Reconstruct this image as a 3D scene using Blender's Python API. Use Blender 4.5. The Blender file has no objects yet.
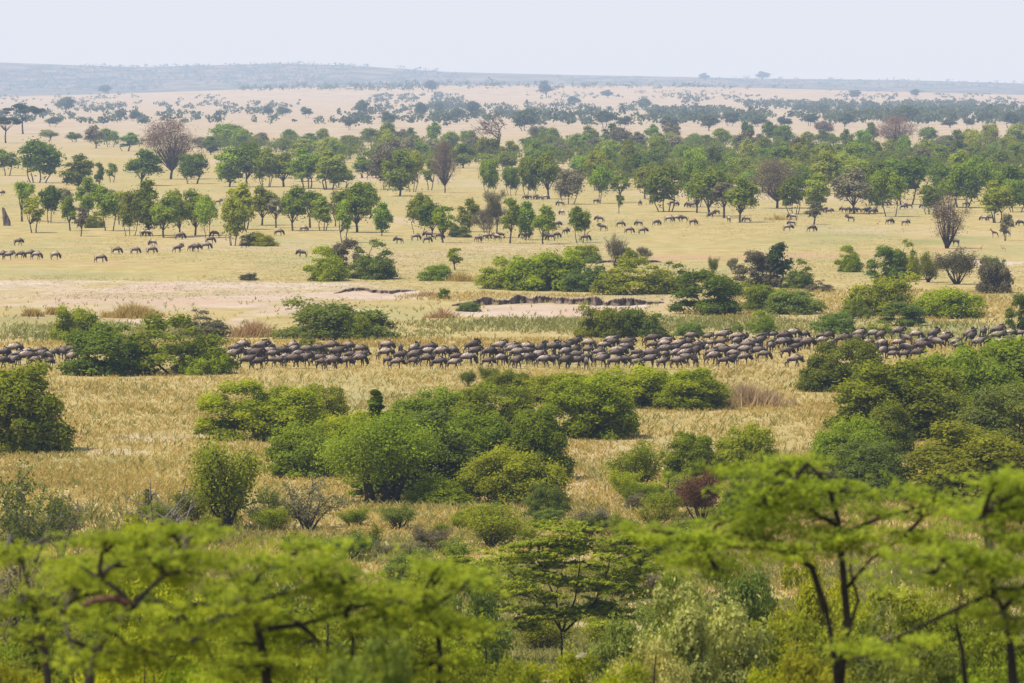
import bpy, math, random
import numpy as np
from mathutils import Vector, Matrix

random.seed(7)
RG = np.random.default_rng(11)
C = bpy.context.scene.collection
PI = math.pi

# ------------------------------------------------------------------ camera model
F = 200.0 / 36.0 * 1024.0
CAMZ = 30.6
PITCH = math.atan((341.5 - 85.0) / F)
CP, SP = math.cos(PITCH), math.sin(PITCH)


def ray(px, py):
    a, b = (px - 512.0) / F, (341.5 - py) / F
    return a, CP + b * SP, -SP + b * CP          # x, y, z


def hill_profile(y):
    return np.interp(y, [-400, -60, 0, 40, 80, 150, 230, 270, 310], [36, 31.2, 29, 24.8, 20, 12.5, 5, 1.8, 0])


RP_X = [-400, 0, 70, 140, 280, 350, 450, 550, 684, 760, 900, 1024, 1400]
RP_Y = [60, 62.5, 65, 67, 63.5, 65.5, 72, 74.5, 77, 78.5, 80, 83.5, 84]          # skyline of the far hills
TP_Y = [98, 97, 95, 93, 88, 87, 85.5, 85.5, 86.5, 88, 92, 95, 95]                # crest of the tan rise
FP_Y = [92, 91.5, 91, 90, 87, 86, 85, 85.5, 86.5, 87, 90, 92, 92]


def height(x, y):
    """height of the ground over the plain; numpy arrays or floats"""
    x = np.asarray(x, float); y = np.asarray(y, float)
    z = hill_profile(y)
    u = 512 + F * x / np.maximum(y, 200.0)
    m = np.clip((y - 6500) / 500, 0, 1)
    far = np.zeros_like(z)
    def zz(tab, d): return CAMZ + (85.0 - np.interp(u, RP_X, tab)) / F * d
    z90 = zz([104, 103.5, 103, 102, 101, 100, 100, 100, 100, 101, 103, 104, 104], 9000)
    z110 = zz(TP_Y, 11500)
    z130 = zz(TP_Y, 11500) - 16
    z160 = zz(FP_Y, 16000)
    z190 = zz(RP_Y, 19500)
    ks = [6500, 9000, 11500, 13000, 16000, 19500, 24000, 40000]
    vs = [np.zeros_like(z), z90, z110, z130, z160, z190, z190 - 50, z190 * 0 - 60]
    for i in range(7):
        t = np.clip((y - ks[i]) / (ks[i + 1] - ks[i]), 0, 1)
        s = t * t * (3 - 2 * t)
        inside = (y >= ks[i]) & (y < ks[i + 1] if i < 6 else y >= ks[i])
        far = np.where(inside, vs[i] * (1 - s) + vs[i + 1] * s, far)
    return z + far


def hs(x, y): return float(height(x, y))


def at(px, py):
    """ground point under a pixel of the photograph"""
    a, b, c = ray(px, py)
    lo, hi = 60.0, None
    ys = np.concatenate([np.linspace(60, 1500, 721), np.geomspace(1505, 30000, 700)])
    t = ys / b
    zz = CAMZ + t * c
    below = zz <= height(t * a, ys)
    i = int(np.argmax(below)) if below.any() else len(ys) - 1
    if i == 0: i = 1
    y0, y1 = ys[i - 1], ys[i]
    for _ in range(18):
        ym = 0.5 * (y0 + y1); tm = ym / b
        if CAMZ + tm * c <= hs(tm * a, ym): y1 = ym
        else: y0 = ym
    t = y1 / b
    return Vector((t * a, y1, hs(t * a, y1)))


def at_d(px, py, d):
    """point at forward distance d (m) seen at a pixel"""
    a, b, c = ray(px, py)
    t = d / b
    return Vector((t * a, d, CAMZ + t * c))


def ppm(y): return F / (y * CP)

# ------------------------------------------------------------------ noise
def _h(ix, iy, s):
    n = (ix.astype(np.int64) * 374761393 + iy.astype(np.int64) * 668265263 + s * 974711) & 0x7fffffff
    n = ((n ^ (n >> 13)) * 1274126177) & 0x7fffffff
    return ((n ^ (n >> 16)) & 0xffff) / 65535.0


def vnoise(x, y, s=0):
    ix, iy = np.floor(x), np.floor(y); fx, fy = x - ix, y - iy
    fx = fx * fx * (3 - 2 * fx); fy = fy * fy * (3 - 2 * fy)
    a, b = _h(ix, iy, s), _h(ix + 1, iy, s); c, d = _h(ix, iy + 1, s), _h(ix + 1, iy + 1, s)
    return (a * (1 - fx) + b * fx) * (1 - fy) + (c * (1 - fx) + d * fx) * fy


def fbm(x, y, s=0, o=4):
    v, a, t = 0, 1.0, 0
    for k in range(o):
        v = v + a * vnoise(x * 2 ** k + 17 * k, y * 2 ** k, s + k); t += a; a *= 0.55
    return v / t

# ------------------------------------------------------------------ meshes
def mesh_quads(name, co, shade=None, smooth=False):
    """co: N x 4 x 3 quads"""
    n = len(co)
    me = bpy.data.meshes.new(name)
    me.vertices.add(n * 4); me.loops.add(n * 4); me.polygons.add(n)
    me.vertices.foreach_set('co', np.ascontiguousarray(co, np.float32).ravel())
    me.loops.foreach_set('vertex_index', np.arange(n * 4, dtype=np.int32))
    me.polygons.foreach_set('loop_start', np.arange(0, n * 4, 4, dtype=np.int32))
    me.update(calc_edges=True)
    if shade is not None:
        at_ = me.attributes.new('shade', 'FLOAT', 'POINT')
        at_.data.foreach_set('value', np.repeat(np.asarray(shade, np.float32), 4))
    return me


def unit(v): return v / np.maximum(np.linalg.norm(v, axis=-1, keepdims=True), 1e-9)


def leaf_quads(p, nrm, size, aspect=0.5, g=RG):
    n = len(p)
    r = unit(g.normal(size=(n, 3)))
    t = unit(np.cross(nrm, r)); b = np.cross(nrm, t)
    s = (np.asarray(size) * g.uniform(0.65, 1.35, n))[:, None]
    fold = nrm * s * g.uniform(-0.2, 0.25, (n, 1))
    return np.stack([p - t * s, p - b * s * aspect + fold, p + t * s, p + b * s * aspect + fold], 1)


class MB:
    def __init__(self): self.v, self.f = [], []

    def tube(self, pts, rads, n=6, cap=True):
        pts = [Vector(p) for p in pts]
        base = len(self.v); up = None
        for i, p in enumerate(pts):
            d = (pts[min(i + 1, len(pts) - 1)] - pts[max(i - 1, 0)])
            d = d.normalized() if d.length > 1e-9 else Vector((0, 0, 1))
            if up is None:
                up = d.orthogonal().normalized()
            else:
                up = (up - d * up.dot(d)); up = up.normalized() if up.length > 1e-6 else d.orthogonal().normalized()
            s = d.cross(up)
            for k in range(n):
                a = 2 * PI * k / n
                self.v.append(tuple(p + (up * math.cos(a) + s * math.sin(a)) * rads[i]))
        for i in range(len(pts) - 1):
            for k in range(n):
                a, b = base + i * n + k, base + i * n + (k + 1) % n
                self.f.append((a, b, b + n, a + n))
        if cap:
            self.f.append(tuple(base + k for k in range(n))[::-1])
            e = base + (len(pts) - 1) * n
            self.f.append(tuple(e + k for k in range(n)))

    def mesh(self, name, smooth=True):
        me = bpy.data.meshes.new(name); me.from_pydata(self.v, [], self.f); me.update()
        if smooth: me.polygons.foreach_set('use_smooth', [True] * len(me.polygons))
        return me


def link(name, me, mat=None, parent=None, loc=None):
    o = bpy.data.objects.new(name, me); C.objects.link(o)
    if parent is not None: o.parent = parent
    if loc is not None: o.location = loc
    if mat is not None:
        if len(me.materials) == 0: me.materials.append(mat)
        o.material_slots[0].link = 'OBJECT'; o.material_slots[0].material = mat
    return o


def tag(o, label, cat, group=None, kind=None):
    if label: o['label'] = label
    if cat: o['category'] = cat
    if group: o['group'] = group
    if kind: o['kind'] = kind
    return o

# ------------------------------------------------------------------ materials
def new_mat(name):
    m = bpy.data.materials.new(name); m.use_nodes = True
    nt = m.node_tree; nt.nodes.clear()
    out = nt.nodes.new('ShaderNodeOutputMaterial')
    return m, nt, out


def N(nt, t, **kw):
    n = nt.nodes.new('ShaderNode' + t)
    for k, v in kw.items():
        if hasattr(n, k): setattr(n, k, v)
    return n


def mixc(nt, fac, a, b, mode='MIX'):
    n = nt.nodes.new('ShaderNodeMix'); n.data_type = 'RGBA'; n.blend_type = mode
    for s, v in ((n.inputs[0], fac), (n.inputs[6], a), (n.inputs[7], b)):
        if isinstance(v, (int, float)): s.default_value = v
        elif isinstance(v, tuple): s.default_value = v if len(v) == 4 else (*v, 1)
        else: nt.links.new(v, s)
    return n.outputs[2]


def ramp(nt, val, lo, hi):
    n = N(nt, 'MapRange'); n.inputs[1].default_value = lo; n.inputs[2].default_value = hi; n.clamp = True
    nt.links.new(val, n.inputs[0]); return n.outputs[0]


def leaf_mat(name, dark, light, trans=0.3, tcol=None, var=0.10, rough=0.6):
    m, nt, out = new_mat(name)
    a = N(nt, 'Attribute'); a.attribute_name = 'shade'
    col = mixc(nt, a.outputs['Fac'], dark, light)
    oi = N(nt, 'ObjectInfo')
    hsv = N(nt, 'HueSaturation')
    mr = N(nt, 'MapRange'); mr.inputs[3].default_value = 1 - var * 2.2; mr.inputs[4].default_value = 1 + var * 2.2
    nt.links.new(oi.outputs['Random'], mr.inputs[0]); nt.links.new(mr.outputs[0], hsv.inputs['Value'])
    mh = N(nt, 'MapRange'); mh.inputs[3].default_value = 0.5 - var * 0.16; mh.inputs[4].default_value = 0.5 + var * 0.16
    mm = N(nt, 'Math'); mm.operation = 'FRACT'; mm2 = N(nt, 'Math'); mm2.operation = 'MULTIPLY'; mm2.inputs[1].default_value = 7.31
    nt.links.new(oi.outputs['Random'], mm2.inputs[0]); nt.links.new(mm2.outputs[0], mm.inputs[0]); nt.links.new(mm.outputs[0], mh.inputs[0])
    nt.links.new(mh.outputs[0], hsv.inputs['Hue'])
    nt.links.new(col, hsv.inputs['Color'])
    c = hsv.outputs[0]
    d = N(nt, 'BsdfPrincipled'); d.inputs['Roughness'].default_value = rough
    d.inputs['Specular IOR Level'].default_value = 0.07
    t = N(nt, 'BsdfTranslucent')
    nt.links.new(c, d.inputs['Base Color'])
    tc = mixc(nt, 1.0, c, tcol or (1.5, 1.35, 0.6), 'MULTIPLY')
    nt.links.new(tc, t.inputs['Color'])
    mx = N(nt, 'MixShader'); mx.inputs[0].default_value = trans
    nt.links.new(d.outputs[0], mx.inputs[1]); nt.links.new(t.outputs[0], mx.inputs[2])
    nt.links.new(mx.outputs[0], out.inputs[0])
    return m


def rough_mat(name, c1, c2, scale=2.0, rough=0.9, attr=None):
    m, nt, out = new_mat(name)
    tc = N(nt, 'TexCoord'); nz = N(nt, 'TexNoise'); nz.inputs['Scale'].default_value = scale; nz.inputs['Detail'].default_value = 6
    nt.links.new(tc.outputs['Object'], nz.inputs['Vector'])
    col = mixc(nt, ramp(nt, nz.outputs[0], 0.35, 0.65), c1, c2)
    p = N(nt, 'BsdfPrincipled'); p.inputs['Roughness'].default_value = rough; p.inputs['Specular IOR Level'].default_value = 0.15
    nt.links.new(col, p.inputs['Base Color']); nt.links.new(p.outputs[0], out.inputs[0])
    return m


L = {
    'bright': leaf_mat('leaf_bright_green', (0.131, 0.168, 0.008), (0.470, 0.524, 0.020), 0.50),
    'mid':    leaf_mat('leaf_mid_green', (0.105, 0.141, 0.011), (0.371, 0.424, 0.026), 0.46),
    'dark':   leaf_mat('leaf_dark_green', (0.074, 0.109, 0.011), (0.270, 0.316, 0.026), 0.42),
    'olive': leaf_mat('leaf_olive', (0.095, 0.126, 0.024), (0.275, 0.340, 0.055), 0.44),
    'yellow': leaf_mat('leaf_yellow_green', (0.131, 0.149, 0.011), (0.384, 0.402, 0.028), 0.48),
    'grey':   leaf_mat('leaf_grey_brown', (0.130, 0.117, 0.055), (0.351, 0.310, 0.156), 0.35, (1.1, 1.05, 0.9)),
    'brown':  leaf_mat('leaf_dry_brown', (0.146, 0.103, 0.062), (0.334, 0.242, 0.163), 0.30, (1, 1, 0.9)),
    'black': leaf_mat('leaf_blackish_green', (0.018, 0.030, 0.010), (0.070, 0.100, 0.030), 0.15),
    'red': leaf_mat('leaf_red', (0.095, 0.090, 0.032), (0.270, 0.095, 0.052), 0.30, (1.2, 0.9, 0.7)),
    'acacia': leaf_mat('leaf_feathery_acacia', (0.150, 0.205, 0.018), (0.500, 0.560, 0.048), 0.50, (1.35, 1.25, 0.45), 0.05),
    'cream': leaf_mat('leaf_pale_cream_green', (0.150, 0.175, 0.030), (0.640, 0.610, 0.190), 0.40, (1.2, 1.1, 0.5)),
    'tree':   leaf_mat('leaf_woodland', (0.088, 0.130, 0.011), (0.306, 0.376, 0.024), 0.44, None, 0.15),
    'treepale': leaf_mat('leaf_woodland_pale', (0.135, 0.177, 0.014), (0.388, 0.446, 0.034), 0.46, None, 0.12),
    'grass': leaf_mat('dry_grass_blades', (0.400, 0.290, 0.075), (0.640, 0.490, 0.165), 0.46, (1.15, 1.1, 0.8), 0.0, 0.7),
    'greengrass': leaf_mat('green_grass_blades', (0.190, 0.200, 0.055), (0.430, 0.390, 0.130), 0.4, (1.2, 1.15, 0.7), 0.0, 0.7),
    'redgrass': leaf_mat('rusty_grass_blades', (0.400, 0.260, 0.120), (0.620, 0.430, 0.210), 0.5, (1.1, 1, 0.8), 0.0, 0.7),
    'deadgrass': leaf_mat('tan_dead_stalks', (0.400, 0.290, 0.150), (0.640, 0.500, 0.290), 0.5, (1.1, 1, .8), 0.0, 0.8),
    'shortgrass': leaf_mat('short_plain_grass', (0.300, 0.255, 0.090), (0.480, 0.420, 0.180), 0.4, (1.1, 1.1, 0.8), 0.0, 0.8),
    'far': leaf_mat('leaf_far_trees', (0.065, 0.085, 0.034), (0.165, 0.195, 0.070), 0.25, None, 0.0),
}
BARK = rough_mat('bark_grey_brown', (0.050, 0.040, 0.032), (0.120, 0.100, 0.080), 3.0)
BARKD = rough_mat('bark_dark', (0.022, 0.018, 0.014), (0.060, 0.048, 0.038), 3.0)
BARKL = rough_mat('bark_pale', (0.120, 0.100, 0.085), (0.250, 0.215, 0.185), 4.0)
BARKR = rough_mat('bark_red_brown', (0.10, 0.045, 0.03), (0.2, 0.11, 0.08), 4.0)
EARTH = rough_mat('earth_dark_cut', (0.085, 0.058, 0.042), (0.270, 0.200, 0.150), 0.9)
MOUND = rough_mat('mound_earth', (0.075, 0.058, 0.05), (0.15, 0.12, 0.10), 1.2)
ROCK = rough_mat('rock_pale', (0.20, 0.165, 0.12), (0.38, 0.31, 0.23), 3.5)

# ------------------------------------------------------------------ plants: prototypes
def clump_leaves(centers, radii, per, size, g, up=0.25, shell=0.55, squash=0.8, jitter=0.8, aspect=0.55):
    P, NN, S = [], [], []
    for c, r, k in zip(centers, radii, per):
        k = int(k)
        d = unit(g.normal(size=(k, 3)))
        d[:, 2] = np.where(d[:, 2] < -0.35, -d[:, 2] * 0.8, d[:, 2])
        rr = r * (shell + (1 - shell) * g.uniform(0, 1, k) ** 0.6)
        rr = rr * (1 + 0.22 * np.sin(d[:, 0] * 5 + c[0] * 9) * np.cos(d[:, 1] * 6 + c[1] * 7))
        p = np.asarray(c) + d * rr[:, None] * np.array([1, 1, squash])
        n = unit(d + np.array([0, 0, up]) + g.normal(size=(k, 3)) * jitter * 0.6)
        base = g.uniform(0.15, 0.75)
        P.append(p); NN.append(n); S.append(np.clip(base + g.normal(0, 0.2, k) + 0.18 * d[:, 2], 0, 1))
    P, NN, S = np.concatenate(P), np.concatenate(NN), np.concatenate(S)
    return leaf_quads(P, NN, np.full(len(P), size), aspect, g), S


def curve(a, b, sag, n=5, g=random):
    a, b = Vector(a), Vector(b); d = b - a
    j = Vector((g.uniform(-1, 1), g.uniform(-1, 1), g.uniform(-.3, .6))) * d.length * sag
    return [a + d * t + j * math.sin(PI * t) for t in [i / (n - 1) for i in range(n)]]


class Proto:
    """unit sized plant (real metres H x W); parts = [(part name, mesh, default material key)]"""
    def __init__(s, H, W, parts):
        s.parts = parts
        me = parts[-1][1]; co = np.empty(len(me.vertices) * 3, np.float32); me.vertices.foreach_get('co', co); co = co.reshape(-1, 3)
        s.H = float(np.percentile(co[:, 2], 99.6))
        s.W = float(np.mean([np.percentile(co[:, k], 99.7) - np.percentile(co[:, k], .3) for k in (0, 1)]))


def tree_proto(seed, H=9.5, W=7.5, base=0.30, nclump=26, leaves=3600, size=0.32, flat=False, limbs=11, lean=0.0, multi=1, aspect=.55):
    g = np.random.default_rng(seed); r = random.Random(seed)
    mb = MB()
    z0 = base * H
    cen, rad = [], []
    asym = g.uniform(-0.12, 0.12, 2) * W
    for i in range(nclump):
        if flat:
            a, q = g.uniform(0, 2 * PI), math.sqrt(g.uniform(0, 1))
            x, y = q * math.cos(a) * W * 0.42, q * math.sin(a) * W * 0.42
            z = H * (0.90 - 0.16 * q * q - g.uniform(0, 0.12)); rr = W * g.uniform(0.09, 0.15)
        else:
            d = unit(g.normal(size=3)); q = g.uniform(0.35, 1.0) ** 0.6
            hz = (H - z0) * 0.5
            taper = 1.0 - 0.25 * max(0, d[2]) 
            x, y = d[0] * q * W * 0.37 * taper + asym[0] * (0.5 + d[2] * .5), d[1] * q * W * 0.37 * taper + asym[1]
            z = z0 + hz * (1 + d[2] * q * 0.86) + g.normal(0, 0.03 * H); rr = W * g.uniform(0.13, 0.22)
        z = min(z, H - rr * 0.75)
        cen.append((x + lean * z, y, z)); rad.append(rr)
    per = np.array(rad) ** 2; per = per / per.sum() * leaves
    q, s = clump_leaves(cen, rad, per, size, g, squash=0.55 if flat else 0.95, shell=0.22, aspect=aspect)
    if not flat:
        k = leaves // 4; pk = g.integers(0, nclump, k); dd = unit(g.normal(size=(k, 3)) + np.array([0, 0, .1]))
        pp = np.array(cen)[pk] + dd * (np.array(rad)[pk] * g.uniform(.8, 1.55, k))[:, None]
        q = np.concatenate([q, leaf_quads(pp, unit(dd + g.normal(size=(k, 3)) * .7), np.full(k, size * .8), min(.5, aspect), g)]); s = np.concatenate([s, np.clip(g.normal(.5, .2, k), 0, 1)])
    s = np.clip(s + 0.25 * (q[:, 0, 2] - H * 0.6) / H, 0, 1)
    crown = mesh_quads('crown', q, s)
    tr = 0.018 * H * g.uniform(0.9, 1.4)
    fork = Vector((lean * z0 + r.uniform(-.2, .2), r.uniform(-.2, .2), z0 * 0.8))
    forks = [fork]
    if multi == 1:
        mb.tube(curve((0, 0, -0.4), fork, 0.06, 5, r), [tr * 1.5, tr * 1.1, tr, tr * .95, tr * .9], 7)
    else:
        forks = []
        for k in range(multi):
            a = 2 * PI * k / multi + r.uniform(-.5, .5); b = Vector((math.cos(a), math.sin(a), 0)) * W * r.uniform(.06, .16)
            fk = b * 1.8 + Vector((0, 0, max(z0, .2 * H) * r.uniform(.9, 1.5))); forks.append(fk)
            mb.tube(curve(b + Vector((0, 0, -.4)), fk, 0.08, 5, r), [tr * .9, tr * .7, tr * .62, tr * .58, tr * .5], 6)
    order = sorted(range(nclump), key=lambda i: r.random())[:limbs]
    for i in order:
        st = r.choice(forks)
        mb.tube(curve(st, cen[i], 0.12, 5, r), [tr * .6, tr * .45, tr * .32, tr * .2, tr * .08], 5)
    return Proto(H, W, [('trunk', mb.mesh('trunk'), 'bark'), ('crown', crown, 'tree')])


def bush_proto(seed, H=5.0, W=8.0, nclump=80, leaves=17000, size=0.13, lobes=4, stems=5):
    g = np.random.default_rng(seed); r = random.Random(seed)
    cen, rad = [], []
    # the outline is a few overlapping unequal domes
    L_ = [(0.0, 0.0, 0.36 * W, H)]
    for k in range(lobes):
        a = g.uniform(0, 2 * PI); q = g.uniform(0.16, 0.30) * W
        L_.append((q * math.cos(a), q * math.sin(a) * 0.8, W * g.uniform(0.17, 0.27), H * g.uniform(0.55, 0.92)))
    for i in range(nclump):
        lx, ly, lr, lh = L_[int(g.integers(0, len(L_)))]
        d = unit(g.normal(size=3)); d[2] = abs(d[2]) if g.uniform() < 0.86 else -0.1
        q = g.uniform(0.72, 1.0)
        rr = W * g.uniform(0.055, 0.115)
        x, y, z = lx + d[0] * (lr - rr * .5) * q, ly + d[1] * (lr - rr * .5) * q, max(0.02 * H, d[2] * (lh - rr * 0.8) * q + 0.06 * H)
        cen.append((x, y, z)); rad.append(rr)
    per = np.array(rad) ** 2; per = per / per.sum() * leaves * 0.80
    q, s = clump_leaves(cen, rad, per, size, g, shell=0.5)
    # sparse outer sprays that break the outline
    k = int(leaves * 0.20); pick = g.integers(0, nclump, k)
    cc, rr = np.array(cen)[pick], np.array(rad)[pick]
    d = unit(g.normal(size=(k, 3)) + np.array([0, 0, 0.35]))
    p = cc + d * (rr * g.uniform(0.9, 1.5, k))[:, None]; p[:, 2] = np.maximum(p[:, 2], 0.03)
    q2 = leaf_quads(p, unit(d + g.normal(size=(k, 3)) * .6), np.full(k, size * .9), 0.5, g)
    q = np.concatenate([q, q2]); s = np.concatenate([s, np.clip(g.normal(0.6, 0.22, k), 0, 1)])
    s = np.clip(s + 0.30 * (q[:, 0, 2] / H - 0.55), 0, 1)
    mb = MB()
    for i in range(stems):
        c = cen[int(g.integers(0, nclump))]
        b = (r.uniform(-.12, .12) * W, r.uniform(-.12, .12) * W, -0.3)
        mb.tube(curve(b, c, 0.1, 5, r), [.09, .075, .06, .04, .02], 5)
    return Proto(H, W, [('stem', mb.mesh('stem'), 'barkd'), ('crown', mesh_quads('crown', q, s), 'mid')])


def vase_proto(seed, H=6.0, W=5.5, leaves=7000, size=0.11, stems=9, sparse=False, base=0.25):
    """a shrub of many thin stems that spread upwards, leaves along their outer half"""
    g = np.random.default_rng(seed); r = random.Random(seed)
    mb = MB(); P, NN = [], []
    tips = []
    for i in range(stems):
        a = 2 * PI * i / stems + r.uniform(-.4, .4); q = r.uniform(0.15, 0.46) * W
        top = Vector((q * math.cos(a), q * math.sin(a), H * (r.uniform(.72, .95) - 0.25 * (q / (0.46 * W)) ** 2)))
        b = Vector((r.uniform(-.2, .2), r.uniform(-.2, .2), -.3))
        pts = curve(b, top, 0.10, 7, r)
        mb.tube(pts, [.12, .10, .08, .06, .045, .03, .015], 5)
        for k in range(7):
            j = r.randint(2, 5); st = pts[j] + (pts[j + 1] - pts[j]) * r.random()
            e = st + Vector((r.uniform(-1, 1), r.uniform(-1, 1), r.uniform(-.1, .9))).normalized() * W * r.uniform(.12, .25)
            mb.tube(curve(st, e, 0.1, 4, r), [.04, .03, .02, .01], 4)
            tips.append((st, e))
        tips.append((pts[3], pts[6]))
    per = leaves // len(tips)
    for a, b in tips:
        t = g.uniform(0.15, 1.08, per)[:, None]
        p = np.array(a) * (1 - t) + np.array(b) * t + g.normal(0, 0.055 * W * (0.6 if sparse else 1.0), (per, 3))
        P.append(p); NN.append(unit(g.normal(size=(per, 3)) + np.array([0, 0, .5])))
    P, NN = np.concatenate(P), np.concatenate(NN)
    P[:, 2] = np.clip(P[:, 2], 0.1, H)
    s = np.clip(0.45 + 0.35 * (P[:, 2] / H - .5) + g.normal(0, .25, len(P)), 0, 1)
    q = leaf_quads(P, NN, np.full(len(P), size), .5, g)
    return Proto(H, W, [('stem', mb.mesh('stem'), 'barkd'), ('crown', mesh_quads('crown', q, s), 'olive')])


def bare_proto(seed, H=10.0, W=9.0, base=0.2, twigs=3500, spread=0.6, tw=0.05, tl=0.35, flat=False, shrub=False, thick=1.0):
    """leafless tree: forking limbs and a haze of fine twigs"""
    g = np.random.default_rng(seed); r = random.Random(seed)
    mb = MB(); ends = []
    R0 = 0.022 * H * thick
    def grow(p, d, ln, rad, lev):
        q = p + d * ln
        mid = (p + q) / 2 + Vector((r.uniform(-1, 1), r.uniform(-1, 1), r.uniform(-.5, 1))) * ln * .10
        mb.tube([p, mid, q], [rad, rad * .85, rad * .7], 6 if lev < 2 else 4)
        ends.append((p, q, lev))
        if lev >= 5: return
        for k in range(3 if lev < 2 else 2):
            s = Vector((r.uniform(-1, 1), r.uniform(-1, 1), r.uniform(-.35, .6) if not flat else r.uniform(-.25, .15)))
            nd = (d * (1 - spread * .5) + s * spread).normalized()
            if nd.z < -.1: nd.z = .05
            grow(q, nd.normalized(), ln * r.uniform(.62, .82), rad * .62, lev + 1)
    if shrub:
        for k in range(6):
            a = k * 1.05; grow(Vector((math.cos(a) * .15, math.sin(a) * .15, -.2)), Vector((math.cos(a) * .5, math.sin(a) * .5, 1)).normalized(), H * .27, R0 * .6, 1)
    else:
        grow(Vector((0, 0, -.3)), Vector((r.uniform(-.05, .05), 0, 1)), H * max(base, .12) + .3, R0, 0)
    co = np.array(mb.v); zmax = np.percentile(co[:, 2], 99.5); wmax = np.percentile(np.abs(co[:, :2]), 98)
    scl = np.array([W / 2 / wmax, W / 2 / wmax, H / zmax])
    mb.v = [tuple(c) for c in (co * scl)]
    hi = [(np.array(a) * scl, np.array(b) * scl) for a, b, l in ends if l >= 2]
    k = max(1, twigs // len(hi)); Q, S = [], []
    for a, b in hi:
        t = g.uniform(0, 1.15, k)[:, None]
        p = a * (1 - t) + b * t + g.normal(0, .05 * W, (k, 3))
        d = unit((b - a)[None, :] / np.linalg.norm(b - a) + g.normal(size=(k, 3)) * .7) * tl
        s = unit(np.cross(d, g.normal(size=(k, 3)))) * tw
        Q.append(np.stack([p - d - s * .3, p - d + s * .3, p + d + s, p + d - s], 1)); S.append(g.uniform(0, 1, k))
    return Proto(H, W, [('trunk', mb.mesh('trunk'), 'bark'), ('twigs', mesh_quads('twigs', np.concatenate(Q), np.concatenate(S)), 'brown')])


def scale_mat(k): return {'bark': BARK, 'barkd': BARKD, 'barkl': BARKL, 'barkr': BARKR}.get(k) or L[k]


def plant(proto, name, loc, hgt, wid, leaf=None, wood=None, rot=None, label=None, cat='tree', group=None):
    root = bpy.data.objects.new(name, None); C.objects.link(root)
    root.empty_display_size = 0.5
    root.location = loc
    root.rotation_euler = (0, 0, rot if rot is not None else random.uniform(0, 2 * PI))
    w = wid / proto.W
    root.scale = (w, w, hgt / proto.H)
    for pn, me, mk in proto.parts:
        key = mk
        if pn in ('crown', 'twigs') and leaf: key = leaf
        if pn in ('trunk', 'stem') and wood: key = wood
        link(pn, me, scale_mat(key), root)
    return tag(root, label, cat, group)


def plant_px(proto, name, px, py, wpx, hpx, **kw):
    p = at(px, py); s = ppm(p.y)
    return plant(proto, name, p, hpx / s, wpx / s, **kw)


TREES = [tree_proto(100 + i, base=b, W=w, nclump=n, multi=(1, 3, 2, 1, 4, 2, 3, 1)[i]) for i, (b, w, n) in enumerate(
    [(.20, 7.5, 30), (.14, 8.2, 34), (.25, 6.2, 26), (.22, 7.0, 28), (.12, 7.8, 32), (.27, 8.8, 32), (.17, 5.8, 24), (.12, 6.6, 26)])]
THIN = [tree_proto(140 + i, H=8, W=4.5, base=b, nclump=18, leaves=1700, size=.26, multi=1 + i % 2) for i, b in enumerate((.26, .2, .32))]
UMB = [tree_proto(160 + i, H=9, W=11, base=.5, nclump=24, leaves=2600, size=.30, flat=True) for i in range(2)]
BARE = [bare_proto(180 + i, tw=.050, tl=.45, twigs=4200, spread=.8) for i in range(2)]
BIGBARE = [tree_proto(185 + i, H=10, W=10, base=.16, nclump=60, leaves=5200, size=.30, limbs=60, aspect=.11) for i in range(2)]
FLATBARE = bare_proto(190, H=9, W=13, base=.42, flat=True, spread=.8, twigs=420, tw=.10, tl=.40, thick=1.9)
BARESHRUB = bare_proto(193, H=7, W=5, shrub=True, spread=.5, twigs=9000, tw=.022, tl=.26)
BUSH = [bush_proto(200 + i, H=h, W=w, lobes=l) for i, (h, w, l) in enumerate([(5, 8, 4), (4.2, 8, 5), (5.5, 7, 3), (3.8, 8.5, 6), (5.2, 7.5, 4)])]
NEARB = [bush_proto(220 + i, H=h, W=w, lobes=l, leaves=40000, size=.105, nclump=130) for i, (h, w, l) in enumerate([(5.5, 8, 4), (4.5, 8.5, 5), (6, 7, 3), (5, 8, 5)])]
VASE = [vase_proto(240 + i) for i in range(3)]
VASES = [vase_proto(250 + i, leaves=3600, sparse=True, size=.10) for i in range(2)]
VASEB = vase_proto(258, H=8, W=5.5, leaves=6500, size=.085, stems=13)
LEAFY = [bush_proto(260 + i, H=3.2, W=5, nclump=70, leaves=20000, size=.058, lobes=5, stems=9) for i in range(2)]

# ------------------------------------------------------------------ ground
def patches(x, y, rows):
    """soft world-space ellipses given by centre and size on the ground"""
    m = np.zeros_like(x)
    for (px, py, w, h, st) in rows:
        c = at(px, py); s = ppm(c.y)
        y0, y1 = at(px, py + h / 2).y, at(px, py - h / 2).y
        rx, ry = w / 2 / s, max((y1 - y0) / 2, 3)
        d = np.sqrt(((x - c.x) / rx) ** 2 + ((y - (y0 + y1) / 2) / ry) ** 2)
        m = np.maximum(m, st * np.clip((1.25 - d) / 0.5, 0, 1))
    return m


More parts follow.
